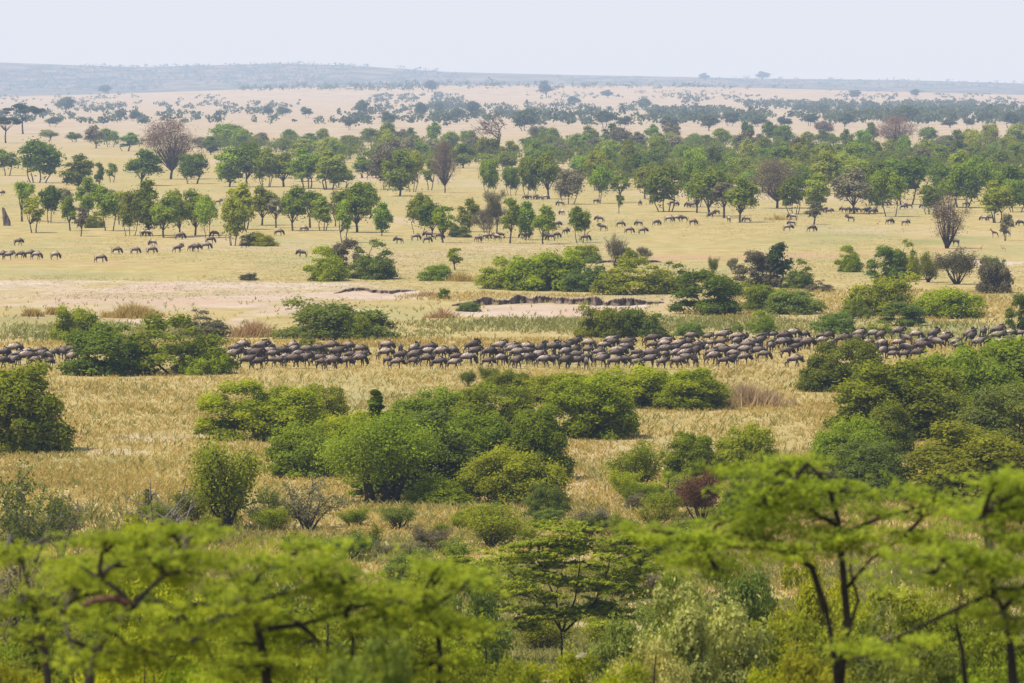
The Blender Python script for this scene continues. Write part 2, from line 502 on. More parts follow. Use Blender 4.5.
SAND = [(150, 298, 380, 34, .55), (90, 288, 300, 12, .6), (300, 312, 130, 12, .55), (545, 311, 160, 13, 1), (500, 313, 120, 8, 1), (370, 296, 170, 9, .9), (250, 298, 150, 7, .85), (235, 306, 80, 5, 1), (110, 291, 150, 5, .8),
        (90, 301, 120, 4, .7), (60, 283, 230, 5, .7), (30, 306, 70, 4, .7), (250, 285, 260, 6, .6), (150, 320, 70, 5, .7), (620, 306, 60, 8, .7),
        (165, 438, 110, 9, .55), (330, 288, 120, 6, .6), (240, 322, 30, 10, .6), (975, 262, 130, 6, .7), (120, 452, 80, 6, .4), (640, 497, 60, 10, .6), (560, 560, 60, 14, .5), (330, 545, 120, 10, .4), (80, 510, 40, 16, .5)]
RED = [(140, 304, 360, 34, .42), (330, 300, 190, 16, .4), (240, 326, 60, 14, .5), (560, 312, 180, 14, .35), (110, 262, 110, 4, .9), (40, 260, 90, 3, .7), (690, 257, 80, 5, .9), (790, 256, 120, 5, .9), (955, 250, 50, 5, .9), (860, 254, 80, 4, .5), (960, 258, 120, 4, .6), (640, 262, 60, 3, .5), (735, 400, 70, 26, .35), (240, 268, 120, 4, .4)]
GREEN = [(600, 322, 340, 14, .7), (100, 330, 200, 22, .7), (350, 305, 160, 6, .4), (40, 318, 120, 12, .5), (130, 296, 140, 4, .6), (230, 293, 120, 4, .5), (900, 330, 260, 22, .4), (740, 325, 120, 16, .6),
         (860, 240, 330, 12, .45), (160, 250, 300, 8, .35), (700, 238, 200, 8, .3), (460, 520, 160, 30, .5), (580, 520, 80, 20, .6), (700, 540, 120, 30, .5), (60, 275, 150, 4, .4), (980, 245, 80, 8, .4), (200, 460, 260, 14, .25), (600, 470, 40, 30, .4)]

uu = np.concatenate([[-8, -5, -3.2, -2.2, -1.7, -1.4], np.linspace(-1.2, 1.2, 301), [1.4, 1.7, 2.2, 3.2, 5, 8]])
yy = np.concatenate([np.arange(-200, 280, 6.0), CAMZ * F / (np.arange(706, 125, -0.8) - 85), np.geomspace(4450, 42000, 150)])
Yg, Ug = np.meshgrid(yy, uu, indexing='ij')
Xg = Ug * (np.maximum(Yg, 0) * 0.098 + 30)
Zg = height(Xg, Yg) + np.where((Yg > 320) & (Yg < 2500), (fbm(Xg / 22, Yg / 40, 5, 3) - .5) * .5, 0) + np.where(Yg < 320, (fbm(Xg / 7, Yg / 7, 5, 3) - .5) * .5, 0)
nr, nc = Xg.shape
gm = bpy.data.meshes.new('ground')
idx = np.arange(nr * nc).reshape(nr, nc)
fq = np.stack([idx[:-1, :-1], idx[:-1, 1:], idx[1:, 1:], idx[1:, :-1]], -1).reshape(-1, 4)
gm.vertices.add(nr * nc); gm.loops.add(fq.size); gm.polygons.add(len(fq))
gm.vertices.foreach_set('co', np.stack([Xg, Yg, Zg], -1).astype(np.float32).ravel())
gm.loops.foreach_set('vertex_index', fq.astype(np.int32).ravel())
gm.polygons.foreach_set('loop_start', np.arange(0, fq.size, 4, dtype=np.int32))
gm.update(calc_edges=True)
gm.polygons.foreach_set('use_smooth', np.ones(len(fq), bool))
nz = fbm(Xg / 9, Yg / 30, 3, 4)
def soften(m): return np.clip((m + (nz - .5) * 1.1 * (m > .02) - .18) * 1.5, 0, 1)
sand = soften(patches(Xg, Yg, SAND)); red = soften(patches(Xg, Yg, RED)); green = soften(patches(Xg, Yg, GREEN))
slope = np.clip((330 - Yg) / 60, 0, 1)
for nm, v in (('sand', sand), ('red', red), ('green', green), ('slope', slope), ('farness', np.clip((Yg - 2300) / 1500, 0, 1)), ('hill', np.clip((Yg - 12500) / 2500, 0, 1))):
    a_ = gm.attributes.new(nm, 'FLOAT', 'POINT'); a_.data.foreach_set('value', v.astype(np.float32).ravel())

m, nt, out = new_mat('savanna_ground')
tc = N(nt, 'TexCoord')
def noise(scale, detail=5, vec=(1, 1, 1), rough=.6):
    mp = N(nt, 'Mapping'); mp.inputs['Scale'].default_value = vec
    nt.links.new(tc.outputs['Object'], mp.inputs['Vector'])
    n = N(nt, 'TexNoise'); n.inputs['Scale'].default_value = scale; n.inputs['Detail'].default_value = detail; n.inputs['Roughness'].default_value = rough
    nt.links.new(mp.outputs[0], n.inputs['Vector']); return n.outputs[0]
def attr(nm):
    a = N(nt, 'Attribute'); a.attribute_name = nm; return a.outputs['Fac']
n1, n2, n3, n4 = noise(.035, 6, (1, .35, 1)), noise(.25, 6, (1, .4, 1)), noise(1.6, 4, (1, .35, 1), .7), noise(.012, 5, (1, .3, 1))
base = mixc(nt, ramp(nt, n2, .32, .68), (0.40, 0.300, 0.105), (0.53, 0.425, 0.185))
base = mixc(nt, ramp(nt, n1, .50, .72), base, (0.37, 0.350, 0.150))
base = mixc(nt, ramp(nt, n4, .52, .70), base, (0.56, 0.42, 0.285))
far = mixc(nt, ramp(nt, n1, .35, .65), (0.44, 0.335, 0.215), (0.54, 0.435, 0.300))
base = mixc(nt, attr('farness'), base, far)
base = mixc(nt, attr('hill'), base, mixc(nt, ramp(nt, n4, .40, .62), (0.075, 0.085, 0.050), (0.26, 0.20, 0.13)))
gcol = mixc(nt, ramp(nt, n3, .3, .7), (0.22, 0.235, 0.075), (0.38, 0.345, 0.135))
base = mixc(nt, attr('green'), base, gcol)
scol = mixc(nt, ramp(nt, n2, .35, .65), (0.50, 0.375, 0.265), (0.66, 0.54, 0.42))
base = mixc(nt, attr('sand'), base, scol)
rdm = N(nt, 'Math'); rdm.operation = 'MULTIPLY'; nt.links.new(attr('red'), rdm.inputs[0]); nt.links.new(ramp(nt, n2, .36, .62), rdm.inputs[1])
base = mixc(nt, rdm.outputs[0], base, (0.52, 0.315, 0.195))
slc = mixc(nt, ramp(nt, n3, .4, .6), (0.10, 0.105, 0.035), (0.30, 0.235, 0.12))
sf = N(nt, 'Math'); sf.operation = 'MULTIPLY'; sf.inputs[1].default_value = .8; nt.links.new(attr('slope'), sf.inputs[0])
base = mixc(nt, sf.outputs[0], base, slc)
spk = ramp(nt, n3, .34, .46)
base = mixc(nt, spk, mixc(nt, .25, base, (0.14, 0.11, 0.055)), base)
p = N(nt, 'BsdfPrincipled'); p.inputs['Roughness'].default_value = .95; p.inputs['Specular IOR Level'].default_value = .05
nt.links.new(base, p.inputs['Base Color'])
bp = N(nt, 'Bump'); bp.inputs['Strength'].default_value = .5; bp.inputs['Distance'].default_value = .25; nt.links.new(n3, bp.inputs['Height']); nt.links.new(bp.outputs[0], p.inputs['Normal'])
nt.links.new(p.outputs[0], out.inputs[0])
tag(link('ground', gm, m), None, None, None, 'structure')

# the cut earth bank of the dry river bed, standing above its sand
def bank(x0, x1, py, hpx, seed):
    g = random.Random(seed)
    n = max(8, int((x1 - x0) * 1.3)); V, Fc = [], []
    for i in range(n + 1):
        t = i / n; px = x0 + (x1 - x0) * t
        p = at(px, py + 1.5 * math.sin(t * 9 + seed)); s = ppm(p.y)
        h = hpx / s * (0.12 + 1.25 * vnoise(np.array([t * n * .07]), np.array([seed * 1.7]), 3)[0] + .30 * g.random()) * min(1, 6 * t + .08, 6 * (1 - t) + .08)
        j = (vnoise(np.array([t * n * .2]), np.array([seed + 9.0]), 3)[0] - .5) * 5
        z = p.z - .25
        for dy, dz in ((-.9, 0), (-.35, .22 * h), (.05, .55 * h), (-.12, .93 * h), (-.22, h + .02), (.35, h + .12), (14, .45 * h), (45, -.3)):
            V.append((p.x, p.y + j + dy + g.uniform(-.12, .12), z + dz + (.25 if dz else 0)))
    for i in range(n):
        for k in range(7):
            a = i * 8 + k; Fc.append((a, a + 8, a + 9, a + 1))
    me = bpy.data.meshes.new('earth_bank'); me.from_pydata(V, [], Fc); me.update()
    o = link('earth_bank', me, EARTH)
    me.materials.append(bank_top)
    mi = [1 if (k % 7) >= 5 else 0 for k in range(len(Fc))]
    me.polygons.foreach_set('material_index', mi); me.polygons.foreach_set('use_smooth', [True] * len(Fc))
    tag(o, None, None, None, 'structure')
bank_top = rough_mat('bank_top_grass', (0.36, 0.27, 0.12), (0.52, 0.41, 0.20), .5)
bank(452, 664, 304, 5.6, 1)
bank(333, 415, 293, 2.6, 2)
bank(596, 662, 263.5, 1.6, 3)

# ------------------------------------------------------------------ grass (stuff)
def grass(name, n, region, hgt, wid, mat, mask, seed, lean=.8, blades=3):
    """region: (px0,px1,py0,py1) the strip of plain that carries it"""
    g = np.random.default_rng(seed)
    px = g.uniform(region[0], region[1], n); py = g.uniform(region[2], region[3], n)
    b = (341.5 - py) / F; dy, dz = CP + b * SP, -SP + b * CP
    t = -CAMZ / dz; Y = t * dy; X = t * (px - 512) / F
    jit = g.uniform(-2.2, 2.2, n); Y = Y + jit
    keep = mask(X, Y, px, py, g)
    X, Y = X[keep], Y[keep]; n = len(X)
    Z = height(X, Y) + (fbm(X / 22, Y / 40, 5, 3) - .5) * .5
    X = np.repeat(X, blades) + g.normal(0, .12, n * blades); Y = np.repeat(Y, blades) + g.normal(0, .12, n * blades); Z = np.repeat(Z, blades) - .03
    k = n * blades
    H = hgt * g.uniform(.55, 1.25, k) * (.6 + .8 * fbm(X / 6, Y / 6, 8, 2)); a = g.uniform(0, 2 * PI, k)
    w = wid * g.uniform(.6, 1.4, k); l = H * lean * g.uniform(.2, 1.6, k)
    p = np.stack([X, Y, Z], 1); s = np.stack([np.cos(a), np.sin(a), 0 * a], 1) * w[:, None]
    az = a + PI / 2
    m1 = p + np.stack([np.cos(az) * l * .35, np.sin(az) * l * .35, H * .6], 1); tp = p + np.stack([np.cos(az) * l, np.sin(az) * l, H], 1)
    q = np.stack([p - s, p + s, m1 + s * .8, tp], 1)
    tone = np.clip(.30 + .9 * (fbm(X / 14, Y / 30, 21, 3) - .3) + g.normal(0, .11, k), 0, 1)
    return tag(link(name, mesh_quads(name, q, tone), mat), None, None, None, 'stuff')


def gdens(f):
    return lambda X, Y, px, py, g: g.uniform(0, 1, len(X)) < f(X, Y, px, py)
EXC = [r for r in SAND if r[1] > 400]
grass('dry_grass', 175500, (-260, 1284, 345, 600), .36, .034, L['grass'],
      gdens(lambda X, Y, px, py: (.25 + 1.1 * (fbm(X / 18, Y / 40, 31, 3) - .15)) * (1 - .85 * patches(X, Y, EXC)) * np.clip((620 - py) / 60, 0.3, 1)), 51)
grass('green_grass', 35100, (-260, 1284, 300, 345), .50, .06, L['greengrass'],
      gdens(lambda X, Y, px, py: .03 + .9 * patches(X, Y, [(600, 326, 380, 16, 1), (100, 332, 240, 18, .9), (900, 330, 260, 22, .5), (740, 325, 140, 18, .9), (350, 336, 200, 10, .6)])), 52)
grass('straw_grass', 48600, (-260, 1284, 290, 348), .48, .055, L['grass'],
      gdens(lambda X, Y, px, py: np.clip((.01 + 1.0 * patches(X, Y, [(500, 344, 1200, 7, .8), (250, 344, 400, 6, .8), (900, 300, 330, 40, .75), (500, 298, 190, 9, .9), (720, 312, 90, 22, .6)])) * (1 - patches(X, Y, SAND[:3])), 0, 1)), 53)
grass('undergrowth', 162000, (-260, 1284, 375, 700), .55, .05, L['greengrass'],
      gdens(lambda X, Y, px, py: np.clip((py - 480) / 100, .13, .9) * np.clip(fbm(X / 8, Y / 10, 41, 3) * 2.6 - .75, 0, 1)), 54, .7)
tag(bpy.data.objects['undergrowth'], None, None, None, 'stuff')


def tuft_clump(px, py, wpx, hpx, mat, label, seed, n=420):
    """one stand of tall dead grass, a thing with its own outline"""
    g = np.random.default_rng(seed); p0 = at(px, py); s = ppm(p0.y); W, H = wpx / s, hpx / s
    x = g.normal(0, W * .24, n).clip(-W / 2, W / 2); y = g.normal(0, W * .12, n)
    h = H * (.35 + .65 * np.exp(-(x / (W * .4)) ** 2)) * g.uniform(.35, 1.1, n) * (.6 + .6 * vnoise(x * 1.3 + seed, y * 0, 4))
    a = g.uniform(0, PI, n); w = .07
    p = np.stack([x, y, 0 * x - .05], 1); sd = np.stack([np.cos(a), np.sin(a), 0 * a], 1) * w
    ln = np.stack([g.normal(0, .45, n) * h, g.normal(0, .45, n) * h, h], 1)
    q = np.stack([p - sd, p + sd, p + ln * .6 + sd * .8, p + ln], 1)
    o = link('grass_clump', mesh_quads('grass_clump', q, g.uniform(0, 1, n)), mat, None, p0)
    tag(o, label, 'grass clump')
tuft_clump(133, 317, 62, 16, L['grass'], 'long stand of tall tan dead grass above the dark double bush', 1, 1400)
tuft_clump(33, 316, 22, 11, L['grass'], 'small tan grass tuft nearest the pale ground edge', 2, 500)
tuft_clump(52, 314, 14, 9, L['grass'], 'smallest tan grass tuft beside the bright green bush', 3, 400)
tuft_clump(254, 337, 58, 20, L['redgrass'], 'rusty brown dead grass stand against the wide olive bush', 4, 700)
tuft_clump(462, 282, 34, 14, L['grass'], 'pale straw grass clump beneath the lone little sapling', 5, 380)
tuft_clump(427, 297, 34, 9, L['redgrass'], 'low orange grass clump at the end of the earth bank', 6, 300)
tuft_clump(443, 318, 36, 13, L['redgrass'], 'brownish grass clump on the sand below the earth bank', 7, 300)
tuft_clump(780, 220, 32, 8, L['grass'], 'straw grass clump among the trees behind grazing wildebeest', 8, 260)
tuft_clump(130, 345, 40, 12, L['grass'], 'straw grass strip between the bright bush and the herd', 9, 900)

grass('short_grass', 121500, (-260, 1284, 195, 300), .15, .05, L['shortgrass'],
      gdens(lambda X, Y, px, py: np.clip(fbm(X / 30, Y / 120, 71, 4) * 3.0 - 1.25, 0, .8) * (1 - patches(X, Y, SAND))), 55, 1.6)
# ------------------------------------------------------------------ wildebeest
def skin_mesh(name, joints, sub=1, ysq=.78):
    """joints: {key: (pos, radius, parent)}"""
    keys = list(joints); V = [joints[k][0] for k in keys]; E = [(keys.index(joints[k][2]), i) for i, k in enumerate(keys) if joints[k][2]]
    me = bpy.data.meshes.new(name + '_skeleton'); me.from_pydata(V, E, []); me.update()
    o = bpy.data.objects.new(name + '_skeleton', me); C.objects.link(o)
    sk = o.modifiers.new('skin', 'SKIN'); sk.use_smooth_shade = True
    for i, k in enumerate(keys):
        r = joints[k][1]; sv = me.skin_vertices[0].data[i]; sv.radius = (r, r) if not isinstance(r, tuple) else r
        sv.use_root = (i == 0)
    if sub:
        s = o.modifiers.new('sub', 'SUBSURF'); s.levels = sub; s.render_levels = sub
    dg = bpy.context.evaluated_depsgraph_get(); dg.update()
    res = bpy.data.meshes.new_from_object(o.evaluated_get(dg)); res.name = name
    bpy.data.objects.remove(o, do_unlink=True); bpy.data.meshes.remove(me)
    return res


def wildebeest_body(name, head, ph, sub=1):
    """head: 'up' | 'level' | 'low'; ph: phase of the walk"""
    J = {'pelvis': ((-.56, 0, 1.04), .29, None), 'loin': ((-.22, 0, 1.0), .33, 'pelvis'), 'rib': ((.12, 0, 1.0), .37, 'loin'),
         'shoulder': ((.42, 0, 1.13), .40, 'rib')}
    if head == 'low':
        nk = [((.72, 0, .98), .25), ((.92, 0, .76), .16), ((1.05, 0, .58), .12), ((1.10, 0, .38), .095), ((1.10, 0, .24), .085)]
    elif head == 'level':
        nk = [((.72, 0, 1.10), .26), ((.92, 0, 1.02), .19), ((1.06, 0, .94), .16), ((1.20, 0, .72), .125), ((1.26, 0, .57), .11)]
    else:
        nk = [((.70, 0, 1.18), .26), ((.88, 0, 1.30), .18), ((1.00, 0, 1.32), .145), ((1.16, 0, 1.14), .115), ((1.24, 0, 1.00), .10)]
    prev = 'shoulder'
    for i, (p, r) in enumerate(nk): J['n%d' % i] = (p, r, prev); prev = 'n%d' % i
    for s, nm in ((1, 'a'), (-1, 'b')):
        f = math.sin(ph + (0 if s > 0 else PI)) * .22; b = math.sin(ph + (PI * .6 if s > 0 else PI * 1.6)) * .22
        lift = max(0, math.cos(ph + (0 if s > 0 else PI))) * .08
        J['f1' + nm] = ((.42, .17 * s, .82), .125, 'shoulder'); J['f2' + nm] = ((.42 + f * .4, .17 * s, .58), .085, 'f1' + nm)
        J['f3' + nm] = ((.45 + f * .8, .16 * s, .36 + lift * .5), .055, 'f2' + nm); J['f4' + nm] = ((.43 + f, .16 * s, .10 + lift), .045, 'f3' + nm)
        J['f5' + nm] = ((.48 + f, .16 * s, .035 + lift), .05, 'f4' + nm)
        J['h1' + nm] = ((-.56, .17 * s, .86), .16, 'pelvis'); J['h2' + nm] = ((-.50 + b * .3, .18 * s, .64), .11, 'h1' + nm)
        J['h3' + nm] = ((-.72 + b * .8, .16 * s, .42), .06, 'h2' + nm); J['h4' + nm] = ((-.66 + b, .16 * s, .10), .045, 'h3' + nm)
        J['h5' + nm] = ((-.61 + b, .16 * s, .035), .05, 'h4' + nm)
    for nm, s in (('a', 1), ('b', -1)):
        hp = nk[2][0]; J['ear' + nm] = ((hp[0] - .08, .20 * s, hp[2] + .02), .03, 'n2')
    me = skin_mesh(name, J, sub)
    n = len(me.vertices); co = np.empty(n * 3, np.float32); me.vertices.foreach_get('co', co); co = co.reshape(-1, 3)
    body = co[:, 2] > .62
    co[body, 1] *= .74
    me.vertices.foreach_set('co', co.ravel())
    x, z = co[:, 0], co[:, 2]
    # tone: face, neck front, flank stripes black; rump paler; sunlit back painted pale
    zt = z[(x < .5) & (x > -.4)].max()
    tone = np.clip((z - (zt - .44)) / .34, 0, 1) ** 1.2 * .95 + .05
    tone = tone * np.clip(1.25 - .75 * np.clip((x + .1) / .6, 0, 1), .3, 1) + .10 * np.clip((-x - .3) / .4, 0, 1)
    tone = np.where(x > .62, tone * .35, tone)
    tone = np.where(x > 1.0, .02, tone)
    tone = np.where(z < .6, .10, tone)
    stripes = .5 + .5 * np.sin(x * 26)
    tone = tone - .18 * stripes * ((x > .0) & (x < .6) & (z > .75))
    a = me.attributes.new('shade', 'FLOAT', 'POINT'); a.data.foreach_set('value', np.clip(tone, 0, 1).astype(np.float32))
    # horns, mane and tail as parts
    hx, hz = nk[2][0][0] - .02, nk[2][0][2]
    up = .10
    hs2 = []
    for s in (1, -1):
        hb = MB(); hs2.append(hb)
        hb.tube([(hx, .05 * s, hz + up), (hx + .02, .20 * s, hz + up + .0), (hx + .03, .30 * s, hz + up + .07), (hx, .29 * s, hz + up + .20), (hx - .03, .22 * s, hz + up + .30)],
                [.055, .05, .042, .03, .012], 6)
    hs2 = [q.mesh('horn') for q in hs2]
    mb = MB()
    n0, n1, n2, n3 = [Vector(k[0]) for k in nk[:4]]
    def fin(mb, a, b, da, db, k=7, th=.03):       # a hanging or standing fringe of hair
        for i in range(k):
            t = i / (k - 1); q = a.lerp(b, t); d = da.lerp(db, t) * (.8 + .4 * ((i * 37) % 10) / 10)
            mb.tube([q, q + d * .6, q + d], [th, th * .9, th * .3], 5)
    bb = MB()
    fin(mb, Vector((.40, 0, 1.40)), n1 + Vector((-.02, 0, .15)), Vector((-.08, 0, .13)), Vector((-.05, 0, .12)), 9, .04)
    fin(bb, n0 + Vector((.02, 0, -.20)), n3 + Vector((-.06, 0, -.06)), Vector((-.03, 0, -.20)), Vector((-.05, 0, -.14)), 8, .04)
    tb = MB()
    tb.tube([(-.76, 0, 1.14), (-.86, 0, 1.0), (-.87, .02, .75), (-.84, .03, .55), (-.83, .02, .38)], [.04, .028, .035, .045, .015], 6)
    return me, hs2[0], hs2[1], mb.mesh('mane'), bb.mesh('beard'), tb.mesh('tail')


def hide_mat():
    m, nt, out = new_mat('wildebeest_hide')
    a = N(nt, 'Attribute'); a.attribute_name = 'shade'; oi = N(nt, 'ObjectInfo')
    pw = N(nt, 'Math'); pw.operation = 'POWER'; pw.inputs[1].default_value = 1.6; nt.links.new(oi.outputs['Random'], pw.inputs[0])
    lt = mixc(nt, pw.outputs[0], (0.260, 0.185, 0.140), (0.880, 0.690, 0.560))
    c = mixc(nt, a.outputs['Fac'], (0.024, 0.018, 0.015), lt)  # attribute also carries the sunlight painted along the back
    tc = N(nt, 'TexCoord'); nz_ = N(nt, 'TexNoise'); nz_.inputs['Scale'].default_value = 4.5; nz_.inputs['Detail'].default_value = 4
    nt.links.new(tc.outputs['Object'], nz_.inputs['Vector'])
    c = mixc(nt, ramp(nt, nz_.outputs[0], .48, .72), c, (0.045, 0.033, 0.026))
    p = N(nt, 'BsdfPrincipled'); p.inputs['Roughness'].default_value = .7; p.inputs['Specular IOR Level'].default_value = .10
    nt.links.new(c, p.inputs['Base Color']); nt.links.new(p.outputs[0], out.inputs[0]); return m
HIDE = hide_mat()
HORN = rough_mat('horn_dark', (.05, .045, .04), (.10, .09, .08), 8, .5)
HAIR = rough_mat('hair_black', (.012, .011, .012), (.03, .028, .028), 8, .7)
POSES = {}
for hd in ('up', 'level', 'low'):
    POSES[hd] = [wildebeest_body('wildebeest', hd, ph) for ph in ((0.3, 2.1, 3.9) if hd == 'level' else (0.6, 3.3))]
# the small ones far off: the same animal with its hair and horns in one mesh
def joined(parts):
    import bmesh
    bm = bmesh.new(); sh = bm.verts.layers.float.new('shade')
    for i, me in enumerate(parts):
        k = len(bm.verts); bm.from_mesh(me); bm.verts.ensure_lookup_table()
        if i:
            for v in bm.verts[k:]: v[sh] = 0.02
    me = bpy.data.meshes.new('wildebeest_far'); bm.to_mesh(me); bm.free()
    me.polygons.foreach_set('use_smooth', [True] * len(me.polygons)); return me
FARPOSE = {hd: [joined(p) for p in POSES[hd]] for hd in POSES}


def wildebeest(loc, rot, head, label, group, parts=True, size=1.0):
    p = random.choice(POSES[head]) if parts else None
    if parts:
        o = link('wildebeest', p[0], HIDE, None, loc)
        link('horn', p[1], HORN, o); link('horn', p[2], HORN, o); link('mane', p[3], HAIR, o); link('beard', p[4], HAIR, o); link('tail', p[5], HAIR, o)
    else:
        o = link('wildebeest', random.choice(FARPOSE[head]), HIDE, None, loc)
    o.rotation_euler = (0, 0, rot); o.scale = (size,) * 3
    return tag(o, label, 'wildebeest', group)


ORD = ['first', 'second', 'third', 'fourth', 'fifth', 'sixth', 'seventh', 'eighth', 'ninth', 'tenth', 'eleventh', 'twelfth', 'thirteenth', 'fourteenth', 'fifteenth',
       'sixteenth', 'seventeenth', 'eighteenth', 'nineteenth', 'twentieth', 'last but two', 'last but one', 'last']
# herd: (px0, px1, front feet py, back feet py, rows, spacing, label where, count from the far side?)
HERD = [
    (-6, 80, 367.5, 357, 3, 15.5, 'before dark double bush', True),
    (226, 300, 368.5, 355, 4, 14.5, 'past dark double bush', False),
    (300, 366, 368.5, 355, 4, 15.5, 'below wide olive bush', False),
    (377, 431, 368, 356, 3, 16.5, 'in the first bunch', False),
    (433, 478, 368.5, 356, 3, 15.5, 'in the second bunch', False),
    (480, 545, 367.5, 354, 4, 14.5, 'below dry river sand', False),
    (545, 606, 368.5, 352, 4, 14, 'past shining hedge bush', False),
    (606, 680, 367.5, 349, 5, 14, 'below round dark bush', False),
    (680, 752, 366, 345, 5, 14, 'behind tan dead thicket', False),
    (752, 812, 357, 343, 4, 14.5, 'before deep green bush', False),
    (812, 925, 360, 342, 4, 15.5, 'above deep green bush', False),
    (925, 1030, 352, 340, 3, 16, 'above broad thicket', False)]
rows_name = {3: ['near row', 'middle row', 'far row'], 4: ['near row', 'second row', 'third row', 'far row'], 5: ['near row', 'second row', 'middle row', 'fourth row', 'far row']}
TONE = ['dusty grey', 'dark brown', 'slate grey', 'pale backed']
for (x0, x1, yf, yb, nr_, sp, where, rev) in HERD:
    for r_ in range(nr_):
        y = yf + (yb - yf) * r_ / (nr_ - 1)
        n = max(2, int(round((x1 - x0) / (sp * .84))))
        if r_ == 0 and x0 in (752, 925): n = max(2, int(n * .7))
        xs = [x0 + (x1 - x0) * (k + .5 + random.uniform(-.3, .3)) / n for k in range(n)]
        if rev: xs = xs[::-1]
        xs = [q for q in xs if random.random() > .06]
        for k, x in enumerate(xs):
            loc = at(x, y + random.uniform(-3, 3) * (.75 if r_ == 0 else 1))
            hd = random.choices(('up', 'level', 'low'), (.30, .6, .10))[0]
            rot = random.gauss(0, .50)
            if random.random() < .06: rot += random.choice((PI * .5, -PI * .5))
            if x0 >= 752: rot += .55
            if x0 >= 606: y -= 0
            tone = random.choice(TONE); x = min(max(x + random.uniform(-6, 6), x0 + 7), x1 - 9)
            hs_ = {'up': 'head up', 'level': 'head level', 'low': 'head low'}[hd]
            if x0 >= 606 and tone == 'dark brown' and random.random() < .5: tone = 'pale backed'
            wildebeest(loc, rot, hd, '%s wildebeest, %s, %s in herd\'s %s %s' % (tone, hs_, ORD[k], rows_name[nr_][r_], where),
                       'wildebeest walking in the herd column', True, random.choice((random.uniform(.98, 1.16), random.uniform(1.05, 1.18), random.uniform(.8, 1.0))))
wildebeest(at(793, 367.5), 0.05, 'level', 'lone wildebeest walking apart on the near side of the herd', 'wildebeest walking in the herd column')
wildebeest(at(763, 361.5), 0.0, 'low', 'dark small wildebeest at the herd edge, head down behind the lone one', 'wildebeest walking in the herd column', True, .95)

SCAT = {
    'standing on red earth below the termite mound': [(0, 260), (8, 260), (20, 259), (29, 258), (36, 260), (55, 260), (18, 246), (100, 263)],
    'crossing open grass toward the low yellow bush': [(116.5, 254.5), (135, 254.5), (151.5, 254), (153, 246.5), (177.6, 253), (192, 251.5), (196, 252), (206, 250), (210, 244), (215.5, 238), (244.6, 248), (179.7, 240)],
    'among trunks around the termite mound grove': [(98, 193), (108, 195), (113, 195), (137, 196), (218, 205), (148, 237), (1, 196), (144, 237)],
    'beyond the wide paired bush on open grass': [(302.5, 257.5), (278.7, 236), (303.7, 232)],
    'under the small trees above the lone sapling': [(399, 244), (415.5, 241), (427, 243.5), (439, 240), (429, 239)],
    'in shade beside the grey bare thicket': [(478, 242.5), (486, 240), (497, 241), (501, 239), (524, 239), (527, 240), (546, 240), (551, 241), (556, 239), (557, 228), (565.6, 235), (584.6, 242)],
    'resting under the two joined trees': [(525, 200), (529, 200), (535.6, 200), (540, 200.5), (545.6, 200)],
    'strung across grass below the dark trunked tree': [(562, 215.6), (560.7, 206.6), (596, 204), (600, 222.6), (603, 231), (620, 227.6), (629, 234), (639, 226.6), (642.5, 234.5), (656.5, 226), (669, 222.6), (677, 222), (684, 222), (693, 225.6)],
    'in tree shade beside the dark trunked tree': [(640, 206), (651, 205), (672.5, 206.6), (676, 207), (689, 208), (692, 208), (737, 207), (710.5, 218), (717, 215), (729, 222.6), (747, 223)],
    'on grass before the brown leafless tree': [(787.5, 231.6), (792, 226.6), (793, 220.6), (811.6, 232.3)],
    'under the last front trees in shade': [(814, 209), (820.6, 213), (825, 213), (829, 214), (844, 213), (848, 213), (853, 213.5), (858, 213), (864, 213), (868, 214), (872, 215), (880, 208), (886, 206.6), (903, 210), (909, 209), (924, 209), (929, 208.5)],
    'around the grey leafless shrub tree': [(889.6, 225), (905, 226), (955.6, 246), (965.6, 207), (984, 221.6), (990.5, 221.6), (1006, 236.6), (1021, 226.6), (850.6, 222), (946, 212)],
}
for where, pts in SCAT.items():
    for k, (x, y) in enumerate(pts):
        hd = random.choices(('low', 'level', 'up'), (.62, .33, .05))[0]
        rot = random.choice((0, 0, 0, PI, PI)) + random.gauss(0, .5)
        if y > 247 and x < 240: rot = random.gauss(0, .3)
        near = (y > 232)
        wildebeest(at(x, y), rot, hd, '%s wildebeest, %s from termite mound side, %s' % ('grazing' if hd == 'low' else 'dark', ORD[min(k, 22)], where),
                   'wildebeest scattered over the plain', near, random.uniform(1.0, 1.18))


